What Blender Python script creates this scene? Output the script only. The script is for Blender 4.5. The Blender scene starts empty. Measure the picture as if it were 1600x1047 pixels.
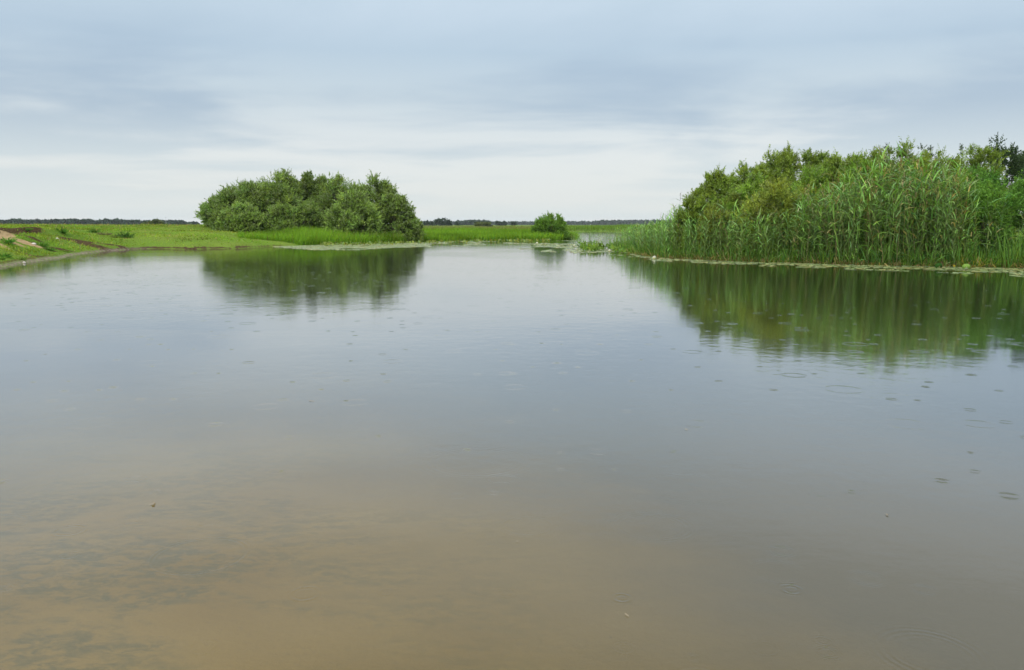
import bpy, math, random
import numpy as np

rng = np.random.default_rng(7)
random.seed(7)
S = bpy.context.scene
C = S.collection

# ------------------------------------------------------------------ camera
F, CX, CY, HOR, CAMH = 1256.0, 800.0, 523.5, 351.0, 1.6
TH = math.atan((CY - HOR) / F)
cam = bpy.data.objects.new('camera', bpy.data.cameras.new('camera'))
C.objects.link(cam)
cam.data.sensor_width = 36.0
cam.data.lens = 36.0 * F / 1600.0
cam.data.clip_start = 0.05
cam.data.clip_end = 20000.0
cam.location = (0, 0, CAMH)
cam.rotation_euler = (math.pi / 2 - TH, 0, 0)
S.camera = cam

# ------------------------------------------------------------------ colour management
S.view_settings.view_transform = 'Standard'
S.view_settings.look = 'None'
S.view_settings.gamma = 1.0
S.view_settings.use_curve_mapping = False
S.view_settings.exposure = 1.25      # exposed for the land: the sky below is kept 2.38 times lower

# ------------------------------------------------------------------ sun
SUN_EL, SUN_AZ = math.radians(46), math.radians(205)      # azimuth clockwise from +Y
sl = bpy.data.lights.new('sun', 'SUN')
sl.energy = 1.5
sl.angle = math.radians(20)
sl.color = (1.0, 0.95, 0.86)
sun = bpy.data.objects.new('sun', sl)
C.objects.link(sun)
sun.rotation_euler = (math.pi / 2 - SUN_EL, 0, math.pi - SUN_AZ)
sun.location = (-30, -40, 60)

# ------------------------------------------------------------------ world: overcast sky
W = bpy.data.worlds.new('World')
S.world = W
W.use_nodes = True
nt = W.node_tree
nt.nodes.clear()
N = nt.nodes.new
L = nt.links.new


def mth(tree, op, a, b=None, c=None, clamp=False):
    n = tree.nodes.new('ShaderNodeMath')
    n.operation = op
    n.use_clamp = clamp
    for i, v in enumerate((a, b, c)):
        if v is None:
            continue
        if isinstance(v, (int, float)):
            n.inputs[i].default_value = v
        else:
            tree.links.new(v, n.inputs[i])
    return n.outputs[0]


def ramp(tree, fac, stops, interp='LINEAR'):
    n = tree.nodes.new('ShaderNodeValToRGB')
    n.color_ramp.interpolation = interp
    e = n.color_ramp.elements
    while len(e) < len(stops):
        e.new(0.5)
    for k, (p, c) in enumerate(stops):
        e[k].position = p
        e[k].color = (c[0], c[1], c[2], 1)
    if not isinstance(fac, (int, float)):
        tree.links.new(fac, n.inputs[0])
    return n.outputs[0]


def mixc(tree, fac, a, b, mode='MIX'):
    n = tree.nodes.new('ShaderNodeMix')
    n.data_type = 'RGBA'
    n.blend_type = mode
    for sock, v in ((n.inputs[0], fac), (n.inputs[6], a), (n.inputs[7], b)):
        if isinstance(v, (int, float)):
            sock.default_value = v
        elif isinstance(v, tuple):
            sock.default_value = (v[0], v[1], v[2], 1)
        else:
            tree.links.new(v, sock)
    return n.outputs[2]


def noise(tree, vec, scale, detail=4, rough=0.5, dist=0.0):
    n = tree.nodes.new('ShaderNodeTexNoise')
    n.inputs['Scale'].default_value = scale
    n.inputs['Detail'].default_value = detail
    n.inputs['Roughness'].default_value = rough
    n.inputs['Distortion'].default_value = dist
    if vec is not None:
        tree.links.new(vec, n.inputs['Vector'])
    return n.outputs['Fac']


def combine(tree, x, y, z):
    n = tree.nodes.new('ShaderNodeCombineXYZ')
    for i, v in enumerate((x, y, z)):
        if isinstance(v, (int, float)):
            n.inputs[i].default_value = v
        else:
            tree.links.new(v, n.inputs[i])
    return n.outputs[0]


tc = N('ShaderNodeTexCoord')
sp = N('ShaderNodeSeparateXYZ')
L(tc.outputs['Generated'], sp.inputs[0])
zz = mth(nt, 'MAXIMUM', sp.outputs[2], 0.0)
den = mth(nt, 'ADD', zz, 0.07)
px = mth(nt, 'DIVIDE', sp.outputs[0], den)
py = mth(nt, 'DIVIDE', sp.outputs[1], den)
pv = combine(nt, px, py, 3.1)
n1 = noise(nt, pv, 0.42, 5, 0.52, 0.35)             # broad cloud rolls
pv2 = combine(nt, mth(nt, 'MULTIPLY', px, 0.55), py, 9.7)
n2 = noise(nt, pv2, 0.95, 6, 0.55, 0.5)              # thin streaks of the deck's underside
# brightness of the deck by height: pale near the horizon, blue grey above, brightest overhead
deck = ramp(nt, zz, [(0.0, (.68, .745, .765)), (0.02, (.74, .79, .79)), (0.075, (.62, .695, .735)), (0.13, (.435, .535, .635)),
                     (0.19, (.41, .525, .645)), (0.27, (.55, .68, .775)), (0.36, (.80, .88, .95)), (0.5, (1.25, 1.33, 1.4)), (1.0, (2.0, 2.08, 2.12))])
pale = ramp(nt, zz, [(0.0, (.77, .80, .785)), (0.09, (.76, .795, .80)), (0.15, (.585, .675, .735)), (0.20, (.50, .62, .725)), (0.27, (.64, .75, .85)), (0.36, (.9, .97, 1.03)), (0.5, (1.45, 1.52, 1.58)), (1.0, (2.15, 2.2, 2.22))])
pv3 = combine(nt, mth(nt, 'MULTIPLY', sp.outputs[0], 1.6), mth(nt, 'MULTIPLY', sp.outputs[1], 1.6), mth(nt, 'MULTIPLY', sp.outputs[2], 12.0))
n3 = noise(nt, pv3, 1.25, 5, 0.5, 0.6)               # level bands of stratus
lowf = ramp(nt, zz, [(0.11, (1, 1, 1)), (0.24, (.3, .3, .3))])       # the bands blur into one layer higher up
fine_ = mth(nt, 'ADD', mth(nt, 'MULTIPLY', mth(nt, 'SUBTRACT', n2, .5), 0.40), mth(nt, 'MULTIPLY', mth(nt, 'SUBTRACT', n3, .5), 0.55))
cm = mth(nt, 'ADD', mth(nt, 'MULTIPLY_ADD', mth(nt, 'SUBTRACT', n1, .5), .75, .52), mth(nt, 'MULTIPLY', fine_, lowf))
cov = ramp(nt, cm, [(0.42, (0, 0, 0)), (0.64, (1, 1, 1))], 'EASE')
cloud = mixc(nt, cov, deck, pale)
sky = N('ShaderNodeTexSky')
sky.sky_type = 'NISHITA'
sky.sun_disc = False
sky.sun_elevation = SUN_EL
sky.sun_rotation = SUN_AZ
sky.dust_density = 2.0
b1 = N('ShaderNodeBackground'); b1.inputs[1].default_value = 0.10
L(sky.outputs[0], b1.inputs[0])
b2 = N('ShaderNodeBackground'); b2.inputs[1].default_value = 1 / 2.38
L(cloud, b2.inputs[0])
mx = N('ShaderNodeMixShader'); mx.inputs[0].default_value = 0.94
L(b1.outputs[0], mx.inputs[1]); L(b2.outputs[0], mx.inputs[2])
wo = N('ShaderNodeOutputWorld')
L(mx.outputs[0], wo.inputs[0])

# ------------------------------------------------------------------ mapping helpers
ST, CT = math.sin(TH), math.cos(TH)


def gp(u, v, z=0.0):
    """photo pixel -> point of the place at height z (numpy friendly)"""
    a = (np.asarray(u, float) - CX) / F
    b = (CY - np.asarray(v, float)) / F
    t = (CAMH - z) / (ST - b * CT)
    return np.stack([t * a, t * (CT + b * ST)], -1)


def at(u, dist):
    """ground x, y in the direction of photo column u at forward distance dist"""
    return np.array([(u - CX) / F / CT * dist, dist])


def ztop(v, dist):
    return CAMH + (HOR - v) / F * dist


_tab = rng.random((8, 256, 256))


def vn(x, y, sc, k=0):
    x = np.asarray(x) * sc; y = np.asarray(y) * sc
    xi = np.floor(x).astype(int); yi = np.floor(y).astype(int)
    fx = x - xi; fy = y - yi
    fx = fx * fx * (3 - 2 * fx); fy = fy * fy * (3 - 2 * fy)
    T = _tab[k]
    g = lambda i, j: T[(xi + i) & 255, (yi + j) & 255]
    return (g(0, 0) * (1 - fx) + g(1, 0) * fx) * (1 - fy) + (g(0, 1) * (1 - fx) + g(1, 1) * fx) * fy


def fbm(x, y, sc, k=0, o=4):
    s = 0; a = .5
    for i in range(o):
        s = s + a * vn(x, y, sc * 2 ** i, (k + i) % 8); a *= .5
    return s / (1 - .5 ** o)


def sstep(a, b, x):
    t = np.clip((np.asarray(x) - a) / (b - a), 0, 1)
    return t * t * (3 - 2 * t)


# ------------------------------------------------------------------ the shoreline
SHORE_L = [(0, 418), (25, 414.5), (50, 410), (75, 406.5), (100, 403), (122, 398), (150, 394.5), (172, 392), (195, 391), (222, 389), (250, 388.6), (290, 389.6),
           (330, 389), (365, 388.6), (400, 387), (440, 385), (470, 383.5), (500, 382.5), (560, 381.5), (640, 379), (700, 377), (760, 376), (830, 374.6), (870, 374),
           (890, 372.5), (905, 369.5), (903, 366), (893, 363.5), (930, 362.3), (980, 362.8), (1015, 364.2), (1040, 367)]
SHORE_R = [(1012, 369), (990, 372), (976, 378), (966, 385), (964, 391), (1000, 399), (1025, 402), (1050, 404), (1100, 406), (1150, 408.5), (1200, 410), (1250, 411),
           (1300, 413), (1400, 415), (1500, 417), (1600, 419), (1700, 422)]
poly = [(-70, 8), (-46, 22), (-30, 27)] + [tuple(gp(u, v)) for u, v in SHORE_L] + [tuple(gp(u, v)) for u, v in SHORE_R] + \
       [(42, 25), (70, 14), (70, -14), (10, -6), (0, -3.2), (-8, -4), (-30, -7), (-70, -4)]
poly = np.array(poly)


def sdist(x, y):
    """distance to the waterline, positive on land"""
    d = np.full(x.shape, 1e9); ins = np.zeros(x.shape, bool)
    n = len(poly)
    for i in range(n):
        ax, ay = poly[i]; bx, by = poly[(i + 1) % n]
        ex, ey = bx - ax, by - ay
        t = np.clip(((x - ax) * ex + (y - ay) * ey) / (ex * ex + ey * ey), 0, 1)
        d = np.minimum(d, np.hypot(x - ax - t * ex, y - ay - t * ey))
        c = ((ay > y) != (by > y)) & (x < (bx - ax) * (y - ay) / (by - ay + 1e-12) + ax)
        ins ^= c
    return np.where(ins, -d, d)


def terrain(x, y, detail=True):
    x = np.asarray(x, float); y = np.asarray(y, float)
    s = sdist(x, y)
    if detail:                                                   # a ragged edge of small bays and nibbled turf
        s = s + (fbm(x, y, .9, 1) - .5) * np.clip(y / 60, .12, .7) * 1.1 * sstep(900, 200, y) * (y > 6)
    ang = np.arctan2(x, np.maximum(y, 1e-3))
    u = CX + F * CT * np.tan(np.clip(ang, -1.2, 1.2))
    left = sstep(190, 60, u) * (y > 5) * (x < 0)                   # the eroded bank
    mead = sstep(560, 380, u) * (x < 0)
    right = (x > 0) & (u > 900)
    P = .38 + .85 * mead + .20 * left + .12 * right
    P = P + (.55 - P) * sstep(150, 500, y)
    slopeW = 11 + 4 * mead
    g = 1 - np.exp(-np.maximum(s, 0) / slopeW * 2.3)
    gl = .07 * sstep(0, .35, s) + .47 * sstep(.2, 2.9, s) + .16 * sstep(1.8, 3.6, s) + .30 * sstep(3.3, 4.0, s)   # gentle foot, steep scarp, turf lip
    g = np.maximum(g, 0) * (1 - left) + gl * left
    und = (fbm(x, y, .13, 3) - .5) * .5 * sstep(2, 9, s) + (fbm(x, y, .8, 5) - .5) * .14 * sstep(.3, 2.0, s)
    turf = .12 * sstep(.25, .6, s) * mead * (1 - left)              # little turf step along the meadow edge
    und = und * sstep(700, 120, y)
    land = P * g + turf + und * (.5 + .5 * mead) + .012
    bed = -(1.2 * (1 - np.exp(np.minimum(s, 0) / 9.0))) * (.58 + .42 * np.maximum(sstep(2, 7, x - .05 * y), sstep(15, 24, y))) - .55 * sstep(0, -1.2, s) * sstep(17, 22, y) + (fbm(x, y, .6, 2) - .5) * .05 * sstep(0, -1.5, s) - .006
    return np.where(s > 0, np.maximum(land, .006), np.minimum(bed, -.004)), s, u, left, mead


# ------------------------------------------------------------------ mesh helpers
class Acc:
    def __init__(self):
        self.v, self.q, self.c, self.n = [], [], [], 0

    def add(self, v, q, c):
        v = np.asarray(v, np.float32).reshape(-1, 3)
        c = np.asarray(c, np.float32).reshape(-1, 3)
        self.v.append(v); self.q.append(np.asarray(q, np.int64).reshape(-1, 4) + self.n); self.c.append(c)
        self.n += len(v)

    def arrays(self):
        return np.concatenate(self.v), np.concatenate(self.q), np.concatenate(self.c)


def mesh_from(name, v, q, c=None, mat=None, smooth=False):
    me = bpy.data.meshes.new(name)
    me.vertices.add(len(v))
    me.vertices.foreach_set('co', np.ascontiguousarray(v, np.float32).ravel())
    me.loops.add(q.size)
    me.loops.foreach_set('vertex_index', np.ascontiguousarray(q, np.int32).ravel())
    me.polygons.add(len(q))
    me.polygons.foreach_set('loop_start', np.arange(0, q.size, q.shape[1], dtype=np.int32))
    if smooth:
        me.polygons.foreach_set('use_smooth', np.ones(len(q), bool))
    me.update(calc_edges=True)
    if c is not None:
        a = me.attributes.new('tint', 'FLOAT_COLOR', 'POINT')
        a.data.foreach_set('color', np.concatenate([c, np.ones((len(c), 1), np.float32)], 1).astype(np.float32).ravel())
    if mat:
        me.materials.append(mat)
    return me


def obj(name, me, parent=None, loc=None):
    o = bpy.data.objects.new(name, me)
    C.objects.link(o)
    if parent:
        o.parent = parent
    if loc is not None:
        o.location = loc
    return o


def acc_obj(name, acc, mat, parent=None, loc=None, origin=(0, 0, 0), smooth=False):
    v, q, c = acc.arrays()
    return obj(name, mesh_from(name, v - np.array(origin, np.float32), q, c, mat, smooth), parent, loc)


def tag(o, label=None, cat=None, group=None, kind=None):
    if label: o['label'] = label
    if cat: o['category'] = cat
    if group: o['group'] = group
    if kind: o['kind'] = kind
    return o


def thing(name, label, cat, loc, group=None):
    o = bpy.data.objects.new(name, None)
    C.objects.link(o)
    o.location = loc
    o.empty_display_size = .2
    return tag(o, label, cat, group)


def nrm(a):
    return a / np.maximum(np.linalg.norm(a, axis=-1, keepdims=True), 1e-9)


UP = np.array([0, 0, 1.0])


def blades(acc, P, D, Ln, Wd, droop, nseg, col, fold=0.0, tip=.06, base=.7, roll=None):
    """curved tapering leaf ribbons; all arguments are arrays over the blades"""
    P = np.asarray(P, float); n = len(P)
    D = nrm(np.asarray(D, float))
    side = np.cross(D, UP); bad = np.linalg.norm(side, axis=1) < .15
    rnd = rng.normal(size=(n, 3)); rnd[:, 2] = 0
    side[bad] = np.cross(D[bad], nrm(rnd[bad]))
    side = nrm(side)
    if roll is not None:
        nn = np.cross(side, D)
        side = side * np.cos(roll)[:, None] + nn * np.sin(roll)[:, None]
    t = np.linspace(0, 1, nseg + 1)
    w = np.where(t < .35, base + (1 - base) * t / .35, 1 - (1 - tip) * ((t - .35) / .65) ** 1.6)
    pos = P[:, None] + D[:, None] * (Ln[:, None] * t)[..., None]
    drop = (droop * Ln)[:, None] * t ** 2
    pos[..., 2] -= drop
    hx = D.copy(); hx[:, 2] = 0
    pos += nrm(hx)[:, None] * (drop * .35)[..., None]
    off = side[:, None] * (Wd[:, None] * w / 2)[..., None]
    V = np.stack([pos - off, pos + off], 2).reshape(n, -1, 3)
    k = np.arange(nseg)
    q = np.stack([2 * k, 2 * k + 1, 2 * k + 3, 2 * k + 2], -1)
    q = q[None] + (np.arange(n) * 2 * (nseg + 1))[:, None, None]
    cc = np.repeat(np.asarray(col, float)[:, None], 2 * (nseg + 1), 1)
    acc.add(V, q, cc)


def tubes(acc, paths, rad, col, sides=4):
    """tapering stems; paths (n,k,3), rad (n,k)"""
    paths = np.asarray(paths, float); n, k, _ = paths.shape
    d = np.gradient(paths, axis=1); d = nrm(d)
    ref = np.where(np.abs(d[..., 2:3]) > .9, np.array([1.0, 0, 0]), UP)
    a = nrm(np.cross(d, ref)); b = np.cross(d, a)
    th = np.arange(sides) * 2 * math.pi / sides
    ring = a[:, :, None] * np.cos(th)[None, None, :, None] + b[:, :, None] * np.sin(th)[None, None, :, None]
    V = paths[:, :, None] + ring * np.asarray(rad)[:, :, None, None]
    V = V.reshape(n, -1, 3)
    j = np.arange(k - 1)[:, None]; s = np.arange(sides)[None]
    q = np.stack([j * sides + s, j * sides + (s + 1) % sides, (j + 1) * sides + (s + 1) % sides, (j + 1) * sides + s], -1).reshape(-1, 4)
    q = q[None] + (np.arange(n) * k * sides)[:, None, None]
    c = np.broadcast_to(np.asarray(col, float).reshape(-1, 1, 3), (n, k * sides, 3))
    acc.add(V, q, c)


def leaves(acc, P, D, Ln, Wd, col):
    """one lozenge leaf each, folded a little along its midrib"""
    n = len(P)
    D = nrm(D)
    r = nrm(rng.normal(size=(n, 3)))
    side = nrm(np.cross(D, r)); nn = np.cross(side, D)
    mid = P + D * (Ln * .45)[:, None] + nn * (Wd * .22)[:, None]
    V = np.stack([P, mid + side * (Wd / 2)[:, None], P + D * Ln[:, None], mid - side * (Wd / 2)[:, None]], 1)
    q = np.arange(4 * n).reshape(n, 4)
    acc.add(V, q, np.repeat(col[:, None], 4, 1))


def shoots(acc, B, D, Ln, m, ll, lw, col, spread=.9, cvar=.26):
    """leafy twigs: m leaves spiralling along each"""
    n = len(B)
    D = nrm(D)
    a = nrm(np.cross(D, nrm(rng.normal(size=(n, 3))))); b = np.cross(D, a)
    t = (np.arange(m) + .5) / m
    t = t[None] + rng.uniform(-.04, .04, (n, m))
    ph = np.arange(m)[None] * 2.4 + rng.uniform(0, 6.28, (n, 1))
    rad = a[:, None] * np.cos(ph)[..., None] + b[:, None] * np.sin(ph)[..., None]
    pos = B[:, None] + D[:, None] * (t * Ln[:, None])[..., None]
    sp_ = spread * (1 - .45 * t)
    d = D[:, None] + rad * sp_[..., None] + rng.normal(size=(n, m, 3)) * .22
    sz = rng.uniform(.65, 1.2, (n, m)) * (1.1 - .45 * t)
    c = col[:, None] * (1 + rng.normal(size=(n, m, 1)) * cvar)
    c = np.clip(c, .008, .6)
    leaves(acc, pos.reshape(-1, 3), d.reshape(-1, 3), (sz * ll).ravel(), (sz * lw).ravel(), c.reshape(-1, 3))


def rand_col(n, base, var=.15, hue=.12):
    base = np.asarray(base, float)
    k = 1 + rng.normal(size=(n, 1)) * var
    h = rng.normal(size=(n, 1)) * hue
    c = base[None] * np.clip(k, .45, 1.7) * np.concatenate([1 + h, 1 + h * .25, 1 - h], 1)
    return np.clip(c, .006, .7)


# ------------------------------------------------------------------ materials
def new_mat(name):
    m = bpy.data.materials.new(name)
    m.use_nodes = True
    t = m.node_tree
    t.nodes.clear()
    o = t.nodes.new('ShaderNodeOutputMaterial')
    return m, t, o


def foliage_mat(name, trans=.35, rough=.55, spec=.3):
    m, t, o = new_mat(name)
    a = t.nodes.new('ShaderNodeAttribute'); a.attribute_name = 'tint'
    g = t.nodes.new('ShaderNodeNewGeometry')
    ns = noise(t, g.outputs['Position'], 9.0, 2)
    k = mth(t, 'ADD', mth(t, 'MULTIPLY', ns, .5), .75)
    col = mixc(t, 1.0, a.outputs['Color'], combine(t, k, k, k), 'MULTIPLY')
    p = t.nodes.new('ShaderNodeBsdfPrincipled')
    p.inputs['Roughness'].default_value = rough
    p.inputs['Specular IOR Level'].default_value = spec
    t.links.new(col, p.inputs['Base Color'])
    tr = t.nodes.new('ShaderNodeBsdfTranslucent')
    tcol = mixc(t, 1.0, col, (1.25, 1.25, .6), 'MULTIPLY')
    t.links.new(tcol, tr.inputs[0])
    ms = t.nodes.new('ShaderNodeMixShader'); ms.inputs[0].default_value = trans
    t.links.new(p.outputs[0], ms.inputs[1]); t.links.new(tr.outputs[0], ms.inputs[2])
    t.links.new(ms.outputs[0], o.inputs[0])
    return m


M_LEAF = foliage_mat('willow_leaf', .30, .6, .15)
M_GRASS = foliage_mat('grass_blade', .4, .7, .03)
M_REED = foliage_mat('reed_blade', .32, .5, .22)
M_PAD = foliage_mat('lily_pad_skin', .08, .32, .5)
M_PETAL = foliage_mat('petal', .3, .5, .3)
M_FAR = foliage_mat('far_foliage', .1, .9, 0.0)


def bark_mat(name, c1, c2):
    m, t, o = new_mat(name)
    g = t.nodes.new('ShaderNodeNewGeometry')
    ns = noise(t, g.outputs['Position'], 14.0, 5, .6)
    p = t.nodes.new('ShaderNodeBsdfPrincipled'); p.inputs['Roughness'].default_value = .9
    t.links.new(mixc(t, ns, c1, c2), p.inputs['Base Color'])
    t.links.new(p.outputs[0], o.inputs[0])
    return m


M_BARK = bark_mat('bark', (.035, .028, .02), (.12, .1, .075))
M_POLE = bark_mat('weathered_steel', (.22, .23, .24), (.32, .33, .34))
M_STONE = bark_mat('pale_stone', (.3, .28, .25), (.55, .52, .47))
M_DEAD = bark_mat('dead_leaf', (.06, .045, .025), (.3, .25, .17))


def ground_mat():
    m, t, o = new_mat('ground')
    a = t.nodes.new('ShaderNodeAttribute'); a.attribute_name = 'tint'     # r bare earth, g sand, b wet margin
    sp_ = t.nodes.new('ShaderNodeSeparateColor'); t.links.new(a.outputs['Color'], sp_.inputs[0])
    g = t.nodes.new('ShaderNodeNewGeometry')
    pos = g.outputs['Position']
    gz = t.nodes.new('ShaderNodeSeparateXYZ'); t.links.new(pos, gz.inputs[0])
    big = noise(t, pos, .11, 4, .55)
    mid = noise(t, pos, .9, 5, .6)
    fine = noise(t, pos, 9.0, 5, .65)
    grass = ramp(t, big, [(.35, (.06, .135, .018)), (.5, (.10, .18, .024)), (.66, (.14, .19, .035))])
    grass = mixc(t, ramp(t, mid, [(.45, (0, 0, 0)), (.7, (.6, .6, .6))]), grass, (.11, .145, .03))
    grass = mixc(t, mth(t, 'MULTIPLY', fine, .45), grass, (.03, .055, .012))
    earth = ramp(t, fine, [(.3, (.018, .012, .006)), (.5, (.048, .034, .018)), (.7, (.105, .08, .045))])
    sand = ramp(t, fine, [(.3, (.17, .12, .06)), (.55, (.27, .20, .11)), (.75, (.34, .27, .16))])
    wet = ramp(t, fine, [(.3, (.05, .04, .028)), (.5, (.15, .13, .10)), (.7, (.26, .23, .18))])
    br = mth(t, 'ADD', sp_.outputs[0], mth(t, 'MULTIPLY', mth(t, 'SUBTRACT', fine, .5), .9), clamp=True)
    br = ramp(t, br, [(.38, (0, 0, 0)), (.55, (1, 1, 1))])
    col = mixc(t, br, grass, earth)
    sd = ramp(t, mth(t, 'ADD', sp_.outputs[1], mth(t, 'MULTIPLY', mth(t, 'SUBTRACT', mid, .5), .8), clamp=True), [(.4, (0, 0, 0)), (.6, (1, 1, 1))])
    col = mixc(t, sd, col, sand)
    col = mixc(t, sp_.outputs[2], col, wet)
    # the bed of the pond: pale sand with grey green films, dark silt further out, painted darker still with depth
    str_ = t.nodes.new('ShaderNodeMapping'); str_.inputs['Scale'].default_value = (.55, 1.0, 1.0); str_.inputs['Rotation'].default_value = (0, 0, .5)
    t.links.new(pos, str_.inputs['Vector'])
    sp1 = str_.outputs[0]
    bA = noise(t, sp1, 1.5, 6, .62, .6)
    bB = noise(t, sp1, 13.0, 6, .75, .5)
    bC = noise(t, pos, .35, 3, .5)
    bed = ramp(t, bC, [(.35, (.125, .088, .027)), (.62, (.165, .125, .050))])
    film = mth(t, 'MULTIPLY', ramp(t, bA, [(.42, (0, 0, 0)), (.56, (1, 1, 1))]), ramp(t, bB, [(.42, (.08, .08, .08)), (.56, (1, 1, 1))]))
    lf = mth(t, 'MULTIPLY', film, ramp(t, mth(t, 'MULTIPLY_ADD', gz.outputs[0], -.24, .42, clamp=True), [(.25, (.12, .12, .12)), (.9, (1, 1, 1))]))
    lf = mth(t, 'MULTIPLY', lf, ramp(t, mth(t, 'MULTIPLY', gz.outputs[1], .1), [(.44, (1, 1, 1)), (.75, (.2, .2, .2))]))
    lf = mth(t, 'MULTIPLY', lf, .72)
    bed = mixc(t, lf, bed, (.05, .056, .032))
    speck = noise(t, pos, 42.0, 3, .6)
    bed = mixc(t, ramp(t, speck, [(.62, (0, 0, 0)), (.75, (.6, .6, .6))]), bed, (.08, .068, .04))
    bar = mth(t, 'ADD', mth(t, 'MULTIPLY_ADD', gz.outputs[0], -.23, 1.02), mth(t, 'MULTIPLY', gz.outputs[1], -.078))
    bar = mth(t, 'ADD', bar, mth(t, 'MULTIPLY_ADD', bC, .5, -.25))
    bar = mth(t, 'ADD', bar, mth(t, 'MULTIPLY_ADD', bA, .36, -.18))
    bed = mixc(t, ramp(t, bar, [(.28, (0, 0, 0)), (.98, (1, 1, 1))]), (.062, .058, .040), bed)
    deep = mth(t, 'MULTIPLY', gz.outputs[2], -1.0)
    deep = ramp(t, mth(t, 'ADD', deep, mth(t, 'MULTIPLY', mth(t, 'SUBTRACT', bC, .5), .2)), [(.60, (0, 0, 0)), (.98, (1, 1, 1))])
    bed = mixc(t, deep, bed, (.016, .018, .006))  # light lost in deep water, put into the bed's colour
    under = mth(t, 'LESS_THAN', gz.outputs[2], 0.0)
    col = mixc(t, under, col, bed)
    p = t.nodes.new('ShaderNodeBsdfPrincipled'); p.inputs['Roughness'].default_value = .95
    p.inputs['Specular IOR Level'].default_value = 0.0
    t.links.new(col, p.inputs['Base Color'])
    bp = t.nodes.new('ShaderNodeBump'); t.links.new(mth(t, 'MULTIPLY_ADD', under, -.6, .8), bp.inputs['Strength']); bp.inputs['Distance'].default_value = .06
    t.links.new(fine, bp.inputs['Height']); t.links.new(bp.outputs[0], p.inputs['Normal'])
    t.links.new(p.outputs[0], o.inputs[0])
    return m


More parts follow.
